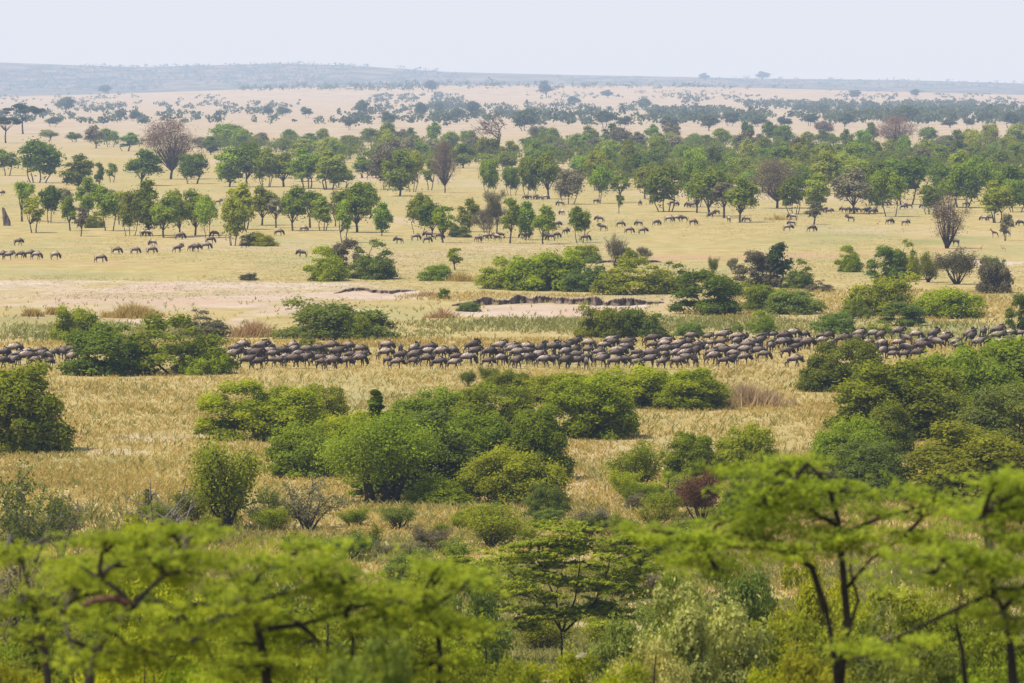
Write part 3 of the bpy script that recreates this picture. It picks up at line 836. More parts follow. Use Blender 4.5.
# two antelopes and a resting fawn coloured animal
def antelope_mesh(sub=1, lie=False):
    dz = -.42 if lie else 0
    J = {'pelvis': ((-.5, 0, 1.02 + dz), .20, None), 'loin': ((-.2, 0, 1.0 + dz), .19, 'pelvis'), 'rib': ((.12, 0, 1.0 + dz), .22, 'loin'), 'shoulder': ((.38, 0, 1.08 + dz), .19, 'rib'),
         'n0': ((.58, 0, 1.28 + dz), .12, 'shoulder'), 'n1': ((.70, 0, 1.50 + dz), .09, 'n0'), 'n2': ((.80, 0, 1.56 + dz), .09, 'n1'), 'n3': ((1.0, 0, 1.42 + dz), .06, 'n2'), 'n4': ((1.08, 0, 1.36 + dz), .045, 'n3')}
    for s, k in ((1, 'a'), (-1, 'b')):
        J['e' + k] = ((.74, .14 * s, 1.62 + dz), .025, 'n2')
        if lie:
            J['f1' + k] = ((.36, .16 * s, .40), .09, 'shoulder'); J['f2' + k] = ((.55, .17 * s, .12), .05, 'f1' + k); J['f3' + k] = ((.25, .17 * s, .06), .04, 'f2' + k)
            J['h1' + k] = ((-.45, .18 * s, .42), .13, 'pelvis'); J['h2' + k] = ((-.15, .22 * s, .16), .07, 'h1' + k); J['h3' + k] = ((-.5, .22 * s, .06), .04, 'h2' + k)
        else:
            J['f1' + k] = ((.38, .12 * s, .78), .085, 'shoulder'); J['f2' + k] = ((.38, .11 * s, .42), .05, 'f1' + k); J['f3' + k] = ((.38, .11 * s, .08), .035, 'f2' + k); J['f4' + k] = ((.42, .11 * s, .03), .04, 'f3' + k)
            J['h1' + k] = ((-.5, .12 * s, .80), .12, 'pelvis'); J['h2' + k] = ((-.42, .12 * s, .62), .08, 'h1' + k); J['h3' + k] = ((-.60, .11 * s, .42), .05, 'h2' + k); J['h4' + k] = ((-.56, .11 * s, .08), .035, 'h3' + k); J['h5' + k] = ((-.52, .11 * s, .03), .04, 'h4' + k)
    me = skin_mesh('antelope', J, sub)
    hb = MB()
    for s in (1, -1): hb.tube([(.74, .04 * s, 1.62 + dz), (.68, .08 * s, 1.78 + dz), (.70, .09 * s, 1.92 + dz)], [.03, .024, .008], 6)
    return me, hb.mesh('horns')
TOPI = rough_mat('hide_red_brown', (.10, .04, .025), (.17, .07, .04), 2, .6)
FAWN = rough_mat('hide_fawn', (.42, .25, .12), (.60, .40, .22), 2, .7)
A1, A1h = antelope_mesh(); A2, A2h = antelope_mesh(1, True)
def antelope(px, py, rot, me, hm, mat, label, sz=1.0):
    o = link('antelope', me, mat, None, at(px, py)); link('horns', hm, HORN, o); o.rotation_euler = (0, 0, rot); o.scale = (sz,) * 3
    tag(o, label, 'antelope')
antelope(995, 238, PI, A1, A1h, TOPI, 'reddish brown antelope standing beside the thin dark sapling', 1.1)
antelope(980, 251, .4, A1, A1h, FAWN, 'small fawn antelope on bare earth nearer the grey leafless shrub tree', .62)
antelope(1003.5, 251.5, PI, A1, A1h, FAWN, 'small fawn antelope on bare earth farther from the grey leafless shrub tree', .66)
antelope(77, 441.5, PI, A2, A2h, FAWN, 'fawn coloured animal resting in grass at the big round bush edge', .85)
antelope(877, 226.5, 0, A1, A1h, FAWN, 'tiny fawn antelope standing close behind two grazing wildebeest', .7)

# ------------------------------------------------------------------ termite mound, rock
g_ = random.Random(5)
mb = MB(); p = at(6, 226); s = ppm(p.y)
pts = [(0.2, 0, -.3), (.2, 0, 1.0), (-.1, 0, 2.2), (-.35, 0, 3.2), (-.75, .1, 4.2), (-.95, .1, 4.7)]
mb.tube(pts, [.95, .85, .70, .52, .32, .12], 12)
mb.v = [(x + g_.uniform(-.2, .2), y + g_.uniform(-.2, .2), z + g_.uniform(-.25, .25)) for x, y, z in mb.v]
sp = MB(); sp.tube([(.7, -.2, -.2), (.85, -.2, .8), (.8, -.2, 1.5)], [.5, .38, .12], 8); sp.v = [(x + g_.uniform(-.07, .07), y, z) for x, y, z in sp.v]
tm = link('termite_mound', mb.mesh('termite_mound', False), MOUND, None, p); link('spire', sp.mesh('spire', False), MOUND, tm)
tm.scale = (.8, .8, .85); tag(tm, 'dark leaning termite mound on the grass at the grove edge', 'termite mound')
import bmesh
def rock(px, py, wpx, hpx, label, seed, d=None):
    bm = bmesh.new(); bmesh.ops.create_icosphere(bm, subdivisions=3, radius=.5)
    for v in bm.verts:
        f = 1 + 1.0 * (float(fbm(np.array(v.co.x * 2.2 + seed), np.array(v.co.y * 2.2 + v.co.z * 1.7), seed, 3)) - .5); v.co *= f
        v.co.z = max(v.co.z, -.3)
    me = bpy.data.meshes.new('rock'); bm.to_mesh(me); bm.free()
    p = at(px, py) if d is None else Vector((at_d(px, py, d).x, d, hs(at_d(px, py, d).x, d)))
    s = ppm(p.y); o = link('rock', me, ROCK, None, p + Vector((0, 0, hpx / s * .3))); o.scale = (wpx / s, wpx / s, hpx / s * 1.3); o.rotation_euler = (0, 0, seed)
    tag(o, label, 'rock')
rock(582, 666, 22, 13, 'pale rounded rock at the foot of the forked acacia', 3)

# ------------------------------------------------------------------ bushes
def B(p, kind, px, py, w, h, leaf, label, cat='bush', wood=None, group=None, rot=None):
    return plant_px(p, kind, px, py, w, h, leaf=leaf, label=label, cat=cat, wood=wood, group=group, rot=rot)
b = BUSH
B(b[0], 'bush', 326, 281, 50, 34, 'bright', 'bright green bush of the pair on the plain, nearer the pale sand')
B(b[2], 'bush', 348, 276, 34, 36, 'grey', 'grey stemmed thin bush squeezed in the middle of the paired bush')
B(b[4], 'bush', 374, 279, 58, 38, 'olive', 'dull olive bush of the pair on the plain, by the dark bank line')
B(b[1], 'bush', 74, 340, 52, 33, 'bright', 'bright green bush standing in grass behind the herd, near tan tufts')
B(b[2], 'bush', 107, 375, 72, 50, 'dark', 'dark rounded half of the double bush before the herd')
B(b[0], 'bush', 168, 373, 112, 57, 'mid', 'larger lighter half of the double bush before the herd')
B(b[3], 'bush', 205, 374, 44, 22, 'bright', 'low bright green fringe bush at the double bush foot')
B(b[4], 'bush', 201, 337, 50, 27, 'grey', 'greyish green thin bush behind the double bush')
B(b[1], 'bush', 322, 339, 108, 38, 'olive', 'wide olive green bush behind the herd')
B(b[3], 'bush', 350, 340, 44, 24, 'bright', 'small brighter bush at the wide olive bush foot')
B(b[0], 'bush', 308, 353, 38, 13, 'mid', 'low green bush showing just over the herd backs')
B(b[3], 'bush', 434, 281, 38, 16, 'mid', 'low green bush beside the lone little sapling')
B(THIN[0], 'sapling', 455, 270, 16, 22, 'mid', 'lone little leafy sapling on its dark soil spot', 'sapling')
B(b[2], 'bush', 443, 299.5, 13, 11, 'dark', 'small dark bush on the tip of the earth bank')
B(b[3], 'bush', 470, 311, 26, 9, 'olive', 'small sprawling bush on the sand below the earth bank')
B(b[0], 'bush', 510, 289, 66, 32, 'mid', 'green bush at the near end of the long mass above the bank')
B(b[1], 'bush', 556, 290, 84, 40, 'bright', 'tallest middle bush of the long mass above the bank')
B(b[4], 'bush', 590, 291, 62, 34, 'olive', 'brownish olive bush closing the long mass above the bank')
B(b[3], 'bush', 581, 263, 34, 18, 'bright', 'light green bush behind the long mass above the bank')
B(VASE[0], 'bush', 615, 268, 20, 33, 'grey', 'tall grey thin bush beside the bare twiggy one', wood='bark')
B(b[2], 'bush', 627, 268, 20, 20, 'mid', 'small green bush tucked against the tall grey bush')
B(BARESHRUB, 'bare_bush', 643, 264, 16, 17, 'grey', 'low leafless twiggy bush on the red soil patch', 'bush')
B(b[0], 'bush', 634, 294, 78, 36, 'mid', 'green bush over the end of the earth bank')
B(b[4], 'bush', 672, 293, 56, 30, 'olive', 'olive bush between the bank end and the rounded bush')
B(b[2], 'bush', 704, 315, 66, 44, 'dark', 'big rounded darker bush beyond the bank end')
B(b[1], 'bush', 600, 338, 60, 32, 'mid', 'taller half of the round dark bush behind the herd')
B(b[3], 'bush', 636, 338, 56, 29, 'dark', 'round dark bush behind the herd, lower half')
B(b[3], 'bush', 690, 337, 32, 15, 'olive', 'low pale bush in grass between the two dark rounded bushes')
B(b[0], 'bush', 762, 333, 36, 22, 'mid', 'compact green bush behind the herd, beside a seedling')
B(b[4], 'bush', 737, 332, 16, 10, 'mid', 'tiny seedling bush beside the compact green bush')
B(b[1], 'bush', 757, 311, 52, 28, 'mid', 'green bush on the slope under the black topped tree')
B(b[3], 'bush', 797, 314, 66, 24, 'olive', 'long low bush on the slope past the black topped tree')
B(THIN[1], 'black_topped_tree', 779, 290, 28, 47, 'black', 'small black green tree with a leaning flat top among grey bushes', 'tree', 'barkd')
B(b[2], 'bush', 755, 287, 42, 35, 'grey', 'grey leafless looking bush on the near side of the black topped tree')
B(b[4], 'bush', 799, 288, 40, 28, 'olive', 'olive bush on the far side of the black topped tree')
B(VASE[1], 'bush', 713, 273, 12, 16, 'olive', 'small thin shrub behind the big rounded bush')
B(BARESHRUB, 'bare_bush', 733, 275, 12, 17, 'grey', 'bare twiggy shrub between thin shrub and grey bush', 'bush')
B(b[0], 'bush', 849, 272, 32, 26, 'bright', 'first bush of the long row, bright and round')
B(b[2], 'bush', 885, 281, 38, 34, 'olive', 'second bush of the long row, tall and olive')
B(b[4], 'bush', 906, 279, 34, 38, 'mid', 'tallest green bush in the middle of the long row')
B(VASE[2], 'bush', 928, 282, 30, 30, 'mid', 'thin stemmed bush after the tallest in the long row')
B(VASE[0], 'bush', 957, 284, 42, 36, 'grey', 'grey bush of the long row with dead upright twigs', wood='barkd')
B(b[1], 'bush', 990, 293, 34, 34, 'grey', 'rounded grey purple bush closing the long row')
B(b[3], 'bush', 994, 277, 26, 20, 'olive', 'olive bush behind the rounded grey purple bush')
B(b[1], 'bush', 893, 315, 74, 40, 'mid', 'broad green bush on the slope below the long row')
B(b[3], 'bush', 950, 317, 84, 28, 'bright', 'bright spreading bush on the slope beside the broad green one')
B(b[0], 'bush', 856, 319, 30, 20, 'dark', 'small dark bush on the slope before the broad green one')
B(b[3], 'bush', 832, 333, 52, 20, 'olive', 'low olive bush close behind the herd tail')
B(b[4], 'bush', 880, 335, 36, 14, 'mid', 'little green bush touching the herd backs')
B(b[2], 'bush', 900, 325, 44, 22, 'olive', 'yellowish olive bush under the broad green bush')
B(b[2], 'bush', 1020, 331, 30, 36, 'dark', 'dark bush at the picture edge behind the herd tail')
B(b[4], 'bush', 820, 292, 26, 12, 'grey', 'low grey brush on the bank before the long row')
B(b[3], 'bush', 257, 246, 40, 13, 'yellow', 'low yellow green bush on the open grass')
B(b[0], 'bush', 95, 228, 24, 16, 'mid', 'rounded bush among slender trunks of the grove')
B(b[1], 'bush', 251, 280, 18, 7, 'grey', 'tiny grey shrub alone on the pale bare ground')
B(b[4], 'bush', 459, 237, 26, 18, 'olive', 'pale olive bush in front of the grey bare thicket')

n_ = NEARB
B(n_[2], 'bush', 15, 450, 106, 84, 'mid', 'big round green bush standing beside the resting fawn animal')
B(n_[0], 'bush', 262, 440, 112, 58, 'bright', 'bright green spreading bush alone in the dry grass')
B(n_[3], 'bush', 318, 428, 60, 42, 'mid', 'tufted bush adjoining the bright spreading bush')
B(n_[1], 'bush', 300, 476, 90, 52, 'mid', 'green bush in front of the bright spreading bush')
B(n_[2], 'bush', 340, 470, 80, 56, 'bright', 'fresh green bush leading to the spire tree')
B(n_[1], 'bush', 440, 438, 100, 48, 'mid', 'green bush behind the spire tree')
B(n_[3], 'bush', 490, 440, 90, 54, 'mid', 'rounded deep green bush in the central thicket')
B(n_[0], 'bush', 470, 480, 100, 66, 'mid', 'large central thicket bush above the yellow tinged one')
B(n_[2], 'bush', 535, 478, 70, 70, 'mid', 'leafy outer bush of the central thicket facing open grass')
B(n_[1], 'bush', 505, 505, 110, 56, 'yellow', 'yellow tinged round bush at the front of the central thicket')
B(n_[0], 'bush', 425, 494, 120, 82, 'olive', 'dull olive bush spreading beside the spire tree')
B(n_[3], 'bush', 440, 505, 70, 26, 'bright', 'low bright leafed bush by the thick dark trunks')
B(n_[2], 'bush', 582, 437, 92, 62, 'bright', 'round bright green bush standing out on open grass')
B(n_[1], 'bush', 636, 408, 110, 40, 'bright', 'shining green hedge like bush below the herd')
B(n_[0], 'bush', 694, 409, 84, 40, 'bright', 'shining rounded end bush facing the tan dead thicket')
B(n_[3], 'bush', 560, 404, 90, 30, 'bright', 'low shining bush at the start of the hedge below the herd')
B(n_[1], 'bush', 510, 397, 60, 26, 'yellow', 'yellow green glowing bush below the herd gap')
B(VASE[0], 'bush', 469, 387, 20, 17, 'dark', 'small dark shrub close below the second bunch')
B(VASE[1], 'bush', 489, 385, 22, 19, 'dark', 'small dark shrub touching the yellow glowing bush')
B(n_[3], 'bush', 846, 391, 78, 50, 'dark', 'deep green leaning bush at the thicket edge below the herd')
B(n_[0], 'bush', 905, 440, 140, 78, 'mid', 'large smooth green bush in the broad thicket')
B(n_[1], 'bush', 962, 420, 130, 70, 'mid', 'green bush on top of the broad thicket')
B(n_[2], 'bush', 1012, 408, 110, 72, 'mid', 'tall green bush at the thicket end by the picture edge')
B(n_[3], 'bush', 1010, 455, 110, 66, 'olive', 'olive bush at the picture edge in the broad thicket')
B(n_[0], 'bush', 968, 500, 150, 74, 'yellow', 'yellow green dome bush in front of the broad thicket')
B(n_[2], 'bush', 893, 455, 46, 50, 'dark', 'dark hollow bush in the middle of the broad thicket')
B(n_[1], 'bush', 855, 470, 90, 50, 'mid', 'green bush at the lower rim of the broad thicket')
B(n_[3], 'bush', 870, 500, 100, 56, 'olive', 'olive bush behind the tall flat acacia')
B(n_[0], 'bush', 1030, 520, 90, 50, 'olive', 'pale olive bush under the dome bush')
B(VASE[2], 'bush', 640, 492, 62, 50, 'mid', 'open stemmed bush standing by the pale bare patch', wood='bark')
B(n_[2], 'bush', 688, 484, 54, 50, 'mid', 'leafy bush next to the open stemmed bush')
B(n_[1], 'bush', 748, 480, 74, 54, 'mid', 'dense green bush behind the red leaved shrub')
B(VASE[0], 'bush', 702, 524, 50, 54, 'red', 'red leaved shrub below the dense green bush')
B(n_[3], 'bush', 748, 520, 60, 40, 'dark', 'dark bush beside the red leaved shrub')
B(n_[2], 'bush', 800, 510, 80, 50, 'mid', 'green bush half hidden by the tall flat acacia')
B(VASE[1], 'bush', 226, 532, 84, 92, 'yellow', 'many stemmed yellow green shrub on its own shadow', wood='barkd')
B(VASES[0], 'bush', 308, 532, 70, 54, 'grey', 'thin greyish see through shrub beside the many stemmed one', wood='bark')
B(VASES[1], 'bush', 270, 522, 34, 38, 'olive', 'slim sparse shrub between the many stemmed and see through shrubs')
B(BARESHRUB, 'bare_bush', 625, 424, 18, 20, 'grey', 'brown twiggy shrub leaning on the round bright bush', 'bush')
tuft_clump(742, 405, 104, 22, L['deadgrass'], 'tan dead thicket standing in dry grass past the shining end bush', 10, 2600)
B(VASES[0], 'bush', 30, 572, 96, 104, 'olive', 'grey brown scrub bush with pale stems near the edge', wood='barkl')
B(VASES[1], 'bush', 62, 560, 60, 64, 'grey', 'half bare scrub bush beside the grey brown one', wood='barkl')
for i, (x, y, w, h, lf, lab) in enumerate([
        (400, 530, 46, 26, 'olive', 'low olive scrub on the grass before the dark trunks'), (430, 552, 40, 24, 'grey', 'grey tangled scrub over the small eroded edge'),
        (490, 548, 70, 44, 'mid', 'green scrub behind the forked acacia'), (545, 520, 40, 36, 'olive', 'grassy olive scrub in front of the leafy outer bush'),
        (470, 528, 34, 22, 'mid', 'little green scrub under the yellow tinged bush'), (590, 538, 50, 24, 'olive', 'pale low scrub beside the pale bare patch'),
        (655, 560, 40, 30, 'olive', 'olive scrub beside the forked acacia'), (620, 600, 60, 40, 'mid', 'green scrub at the forked acacia far side'),
        (500, 600, 60, 40, 'mid', 'deep green scrub at the forked acacia near side'), (420, 590, 70, 40, 'olive', 'olive scrub behind the blurred acacia pads'),
        (350, 560, 60, 26, 'olive', 'low scrub between see through shrub and eroded edge'), (690, 560, 60, 34, 'mid', 'green scrub under the red leaved shrub'),
        (540, 655, 70, 44, 'bright', 'leafy bush hugging the forked acacia trunk'), (610, 650, 60, 36, 'bright', 'leafy bush beside the pale rock')]):
    B((VASE + LEAFY)[i % 5], 'scrub', x, y, w, h, lf, lab, 'scrub')

# grey scrub added to stand for the dark shade of a gully
for i, (x, y, w_, h_) in enumerate([(385, 556, 34, 15), (412, 558, 40, 17), (445, 555, 34, 22)]):
    B(VASES[i % 2], 'scrub', x, y, w_, h_, 'grey', 'grey scrub added for gully shade, %s toward the forked acacia' % ['first', 'next', 'last'][i], 'scrub')

rs = random.Random(44); SCR = []
ADJS = ['scruffy', 'low', 'ragged', 'loose', 'thin', 'leafy', 'straggling', 'tufted', 'small', 'spreading']
PL = [('before the central thicket', 430, 590, 512, 545), ('by the pale bare patch', 590, 690, 505, 550), ('near the see through shrub', 250, 380, 525, 556), ('past the pale dead branches', 150, 230, 520, 548), ('below the open stemmed bush', 620, 700, 488, 510), ('behind the forked acacia canopy', 440, 660, 552, 600)]
for pl, x0, x1, y0, y1 in PL:
    for k in range(7):
        lf = rs.choice(('bright', 'mid', 'olive', 'mid', 'yellow', 'grey'))
        cn = {'bright': 'fresh green', 'mid': 'green', 'olive': 'olive', 'yellow': 'yellow green', 'grey': 'greyish'}[lf]
        x = x0 + (x1 - x0) * (k + rs.uniform(.2, .8)) / 7; y = rs.uniform(y0, y1); w_ = rs.uniform(22, 48)
        B(rs.choice(LEAFY + VASES + VASE), 'scrub', x, y, w_, w_ * rs.uniform(.45, .8), lf, '%s %s scrub plant, %s of a strip %s' % (ADJS[(k * 3 + int(x)) % 10], cn, ORD[k], pl), 'scrub')

# a spire tree and its thick trunked neighbour
def spire_proto():
    g = np.random.default_rng(77); cen, rad = [], []
    for i in range(70):
        z = g.uniform(.25, 6.7); w = .85 * (1 - z / 7.0) + .06; w *= g.choice((.35, .8, 1.3)); a = g.uniform(0, 2 * PI)
        cen.append((w * .6 * math.cos(a), w * .6 * math.sin(a), z)); rad.append((.07 + .36 * (1 - z / 7)) * g.uniform(.7, 1.3))
    q, s = clump_leaves(cen, rad, [95] * 70, .13, g, shell=.1)
    mb = MB(); mb.tube([(0, 0, -.3), (.05, 0, 3), (0, 0, 5.4)], [.14, .10, .03], 6)
    return Proto(7, 2.6, [('trunk', mb.mesh('trunk'), 'barkd'), ('crown', mesh_quads('crown', q, s), 'black')])
SPIRE = spire_proto()
plant_px(SPIRE, 'spire_tree', 376, 498, 44, 108, leaf='dark', label='slim blackish spire shaped tree rising from the thicket', cat='tree')
TRUNKY = tree_proto(300, H=7, W=9, base=.18, nclump=60, leaves=15000, size=.12)
mbt = MB()
for q_, r_ in ((-.5, .34), (.55, .42), (1.1, .3)):
    mbt.tube([(q_, 0, -.3), (q_ * 1.15, 0, .8), (q_ * 1.6, .1, 2.0), (q_ * 2.2, .2, 3.5)], [r_ * 1.3, r_, r_ * .8, r_ * .3], 8)
TRUNKY.parts[0] = ('trunk', mbt.mesh('trunk'), 'barkd')
plant_px(TRUNKY, 'thick_trunked_tree', 378, 505, 122, 92, leaf='mid', wood='barkd', rot=0, label='spreading green tree with thick dark trunks showing at its base', cat='tree')

# fallen dead branches in the grass
mb = MB(); r = random.Random(4)
p0 = at(165, 532); s = ppm(p0.y)
for k in range(15):
    a = r.uniform(-.6, 1.0); e = Vector((r.uniform(-3.2, 3.4), r.uniform(-1.5, 1.5), r.uniform(1.0, 4.2)))
    st = Vector((r.uniform(-1.5, 1.5), r.uniform(-.8, .8), -.1)); c_ = curve(st, e, .12, 6, r)
    mb.tube(c_, [.085, .07, .055, .045, .03, .012], 5)
    for j in range(4):
        q_ = c_[r.randint(1, 4)]; mb.tube(curve(q_, q_ + Vector((r.uniform(-1.2, 1.2), r.uniform(-.5, .5), r.uniform(-.2, 1.0))), .1, 4, r), [.035, .028, .02, .008], 4)
tag(link('dead_branches', mb.mesh('dead_branches'), BARKL, None, p0), 'pale dead branches sticking up out of dry grass', 'dead branches')
mb = MB(); mb.tube([(0, 0, -.3), (.05, 0, 1), (-.05, .05, 2.2), (.1, 0, 3.3)], [.42, .36, .30, .12], 9); mb.tube([(.0, 0, 1.6), (.5, 0, 2.4), (.6, 0, 2.9)], [.2, .14, .06], 7)
ivy_c = [(0, 0, z) for z in (.8, 1.5, 2.2, 2.9, 3.3)]
q, s_ = clump_leaves(ivy_c, [.5, .48, .45, .4, .3], [220] * 5, .1, RG)
stp = at(147, 520); st = link('tree_stump', mb.mesh('tree_stump'), BARKD, None, stp); link('leaves', mesh_quads('leaves', q, s_), L['dark'], st)
st.scale = (.6, .6, .62); tag(st, 'upright dark dead stump beside the pale dead branches', 'stump')

# ------------------------------------------------------------------ woodland and grove trees
rr0 = random.Random(3)
WTREE = []     # (px, py, w, h, kind, leaf)
HAND = [
    (7, 176, 28, 26, 'T', 'tree'), (37, 183, 46, 42, 'T', 'tree'), (78, 190, 32, 38, 'T', 'tree'), (99, 191, 12, 26, 'N', 'tree'), (111, 182, 15, 20, 'N', 'tree'), (142, 186, 32, 36, 'T', 'tree'), (193, 184, 27, 30, 'T', 'tree'),
    (230, 187, 34, 42, 'T', 'treepale'), (247, 187, 34, 40, 'T', 'tree'), (22, 222, 24, 38, 'N', 'treepale'), (35, 233, 22, 40, 'N', 'treepale'), (50, 223, 22, 36, 'T', 'tree'), (70, 231, 18, 38, 'N', 'treepale'), (63, 218, 14, 30, 'N', 'grey'),
    (88, 217, 22, 36, 'T', 'tree'), (109, 231, 26, 40, 'T', 'treepale'), (130, 236, 26, 42, 'T', 'treepale'), (149, 236, 32, 50, 'T', 'tree'), (164, 238, 28, 46, 'T', 'treepale'), (179, 237, 32, 49, 'T', 'tree'), (195, 236, 28, 46, 'T', 'tree'), (208, 238, 24, 44, 'T', 'treepale'),
    (120, 225, 22, 34, 'N', 'treepale'), (81, 236, 14, 28, 'N', 'grey'), (233, 246, 28, 44, 'T', 'tree'), (243, 230, 30, 42, 'T', 'treepale'), (262, 225, 26, 34, 'T', 'treepale'), (276, 228, 18, 32, 'N', 'grey'), (293, 231, 26, 40, 'T', 'treepale'), (310, 228, 22, 36, 'N', 'treepale'), (323, 231, 22, 36, 'T', 'treepale'),
    (337, 226, 20, 34, 'N', 'grey'), (382, 236, 22, 36, 'T', 'tree'), (357, 233, 36, 44, 'T', 'tree'), (345, 243, 22, 40, 'N', 'treepale'), (367, 218, 28, 38, 'T', 'treepale'),
    (418, 234, 28, 38, 'T', 'tree'), (432, 237, 26, 38, 'T', 'tree'), (443, 243, 22, 40, 'N', 'treepale'), (469, 232, 22, 34, 'T', 'treepale'), (510, 243, 18, 40, 'N', 'treepale'), (526, 240, 22, 34, 'T', 'tree'), (543, 244, 26, 42, 'T', 'treepale'), (580, 243, 22, 40, 'T', 'treepale'),
    (490, 196, 22, 37, 'T', 'tree'), (512, 195, 18, 30, 'T', 'tree'), (530, 199, 26, 38, 'T', 'tree'), (548, 199, 32, 42, 'T', 'tree'), (400, 196, 32, 46, 'T', 'treepale'), (412, 192, 24, 40, 'T', 'treepale'), (429, 190, 16, 30, 'N', 'tree'), (385, 190, 26, 40, 'T', 'grey'),
    (568, 204, 26, 34, 'T', 'grey'), (599, 203, 28, 36, 'T', 'tree'), (619, 214, 10, 20, 'N', 'tree'), (620, 202, 20, 26, 'N', 'tree'), (645, 199, 26, 36, 'T', 'treepale'), (666, 212, 40, 46, 'T', 'tree'),
    (697, 213, 32, 42, 'T', 'tree'), (709, 216, 42, 52, 'T', 'tree'), (724, 218, 26, 36, 'N', 'grey'), (740, 222, 30, 46, 'T', 'tree'), (794, 214, 26, 36, 'T', 'tree'), (816, 211, 34, 40, 'T', 'treepale'), (854, 214, 36, 40, 'T', 'grey'), (872, 213, 26, 38, 'T', 'tree'),
    (892, 217, 36, 50, 'T', 'tree'), (929, 214, 26, 30, 'T', 'tree'), (962, 208, 36, 42, 'T', 'tree'), (997, 223, 36, 42, 'T', 'tree'), (1016, 212, 28, 36, 'T', 'tree'), (1005, 241, 14, 26, 'N', 'grey'), (814, 224, 20, 24, 'N', 'grey'),
    (234, 151, 36, 28, 'T', 'tree'), (224, 150, 22, 26, 'T', 'tree'), (50, 140, 20, 11, 'T', 'tree'), (75, 142, 18, 10, 'T', 'tree')]
for (x_, y_, w_, h_, k_, l_) in HAND: WTREE.append((x_, y_, w_ * rr0.uniform(.85, 1.15), h_ * rr0.uniform(.9, 1.12), k_, l_))
CLEAR = [(499, 30, 163), (897, 26, 160), (171, 26, 178)]
clear = lambda x, y: not any(abs(x - c) < d and y < l for c, d, l in CLEAR)
WTREE = [t for t in WTREE if clear(t[0], t[1])]
rr = random.Random(21)
ROWS = [(149, 88, 1024, 15, .95), (156, 215, 1024, 20, .95), (164, 300, 1024, 21, .95), (171, 350, 1024, 22, .9), (179, 280, 470, 20, .75), (180, 560, 1024, 22, .9), (188, 262, 345, 20, .95), (188, 600, 1024, 24, .85), (197, 665, 1024, 27, .8), (206, 690, 1024, 36, .55)]
for (y, x0, x1, sp, pr) in ROWS:
    x = x0
    while x < x1 + 8:
        if rr.random() < pr and clear(x, y) and not (y == 151 and 130 < x < 215 and rr.random() < .6):
            s = (y - 85) / CAMZ
            h = s * rr.choice((rr.uniform(6.0, 9.0), rr.uniform(8.5, 12.2))); w = s * rr.uniform(6.5, 10.5)
            if y == 151: w *= .95
            WTREE.append((x + rr.uniform(-8, 8), y + rr.uniform(-5, 4), w, h, 'T', rr.choices(('tree', 'treepale', 'grey'), (.66, .22, .12))[0]))
        x += sp
SECT = [(65, 'past the termite mound'), (125, 'short of the huge bare tree'), (215, 'round the huge bare tree'), (270, 'over the low yellow bush'), (345, 'over the paired bush'), (400, 'before the grey branching tree'),
        (470, 'by the grey branching tree'), (520, 'under the flat bare tree'), (575, 'over the long bush mass'), (640, 'over the grazing gap'), (700, 'by the dark trunked tree'), (760, 'before the brown leafless tree'),
        (820, 'past the brown leafless tree'), (880, 'before the brown umbrella tree'), (935, 'past the brown umbrella tree'), (985, 'behind the grey leafless shrub tree'), (9999, 'at the wood edge by thin dark sapling')]
RB = [(146, 'skyline row'), (154, 'rear row'), (161, 'second rear row'), (168, 'third rear row'), (176, 'upper middle row'), (184, 'middle row'), (193, 'lower middle row'), (203, 'third front row'), (214, 'second front row'), (227, 'front row'), (999, 'foremost row')]
bins = {}
for t in WTREE:
    sct = next(s for lim, s in SECT if t[0] < lim); rb = next(s for lim, s in RB if t[1] < lim)
    bins.setdefault((sct, rb), []).append(t)
ADJ = {'tree': 'dense green', 'treepale': 'paler green', 'grey': 'greyish'}
for (sct, rb), ts in bins.items():
    for k, (x, y, w, h, kd, lf) in enumerate(sorted(ts)):
        pr = rr.choice(TREES if kd == 'T' else THIN)
        slim = 'slender ' if kd == 'N' else ''
        lab = '%s%s tree, %s in %s %s' % (slim, ADJ[lf], ORD[k] if len(ts) > 1 else 'alone', rb, sct)
        plant_px(pr, 'leafy_tree', x, y, w, h, leaf=lf, rot=rr.uniform(0, 6.28), label=lab, cat='tree', group='trees of the savanna woodland')

def one(p, name, x, y, w, h, leaf, label, wood=None, rot=None): plant_px(p, name, x, y, w, h, leaf=leaf, wood=wood, label=label, rot=rot, cat='tree')
one(BIGBARE[0], 'bare_tree', 171, 179, 58, 62, 'brown', 'huge leafless grey brown tree with broad crown above the grove')
one(BIGBARE[1], 'bare_tree', 445, 193, 30, 54, 'brown', 'grey branching leafless tree at the wood front', rot=1)
one(FLATBARE, 'flat_topped_tree', 499, 152, 48, 40, 'brown', 'bare flat topped tree with wide twisted limbs on the skyline', 'barkd')
one(BIGBARE[1], 'bare_tree', 777, 208, 58, 50, 'brown', 'brown leafless rounded tree standing among green trees', rot=2)
one(BIGBARE[1], 'umbrella_tree', 897, 149, 46, 34, 'brown', 'brown thin umbrella tree rising over the wood', rot=1)
one(TREES[5], 'round_tree', 825, 137, 20, 16, 'brown', 'small grey purple round tree on tan ground beyond the wood')
one(BARE[0], 'bare_tree', 497, 238, 24, 48, 'grey', 'tall grey half bare tree in the small thicket', rot=3)
one(BARESHRUB, 'bare_bush', 487, 238, 26, 30, 'grey', 'grey bare thicket beneath the tall half bare tree')
one(VASEB, 'bare_shrub_tree', 947, 248, 36, 54, 'brown', 'grey leafless shrub tree alone with a wildebeest in its shade', 'barkd')
one(UMB[0], 'umbrella_tree', 23, 134, 38, 30, 'black', 'dark umbrella tree, taller one on the far plain', 'barkd')
one(UMB[1], 'umbrella_tree', 6, 143, 34, 26, 'black', 'dark spreading tree cut by the picture edge, beside the umbrella tree', 'barkd')
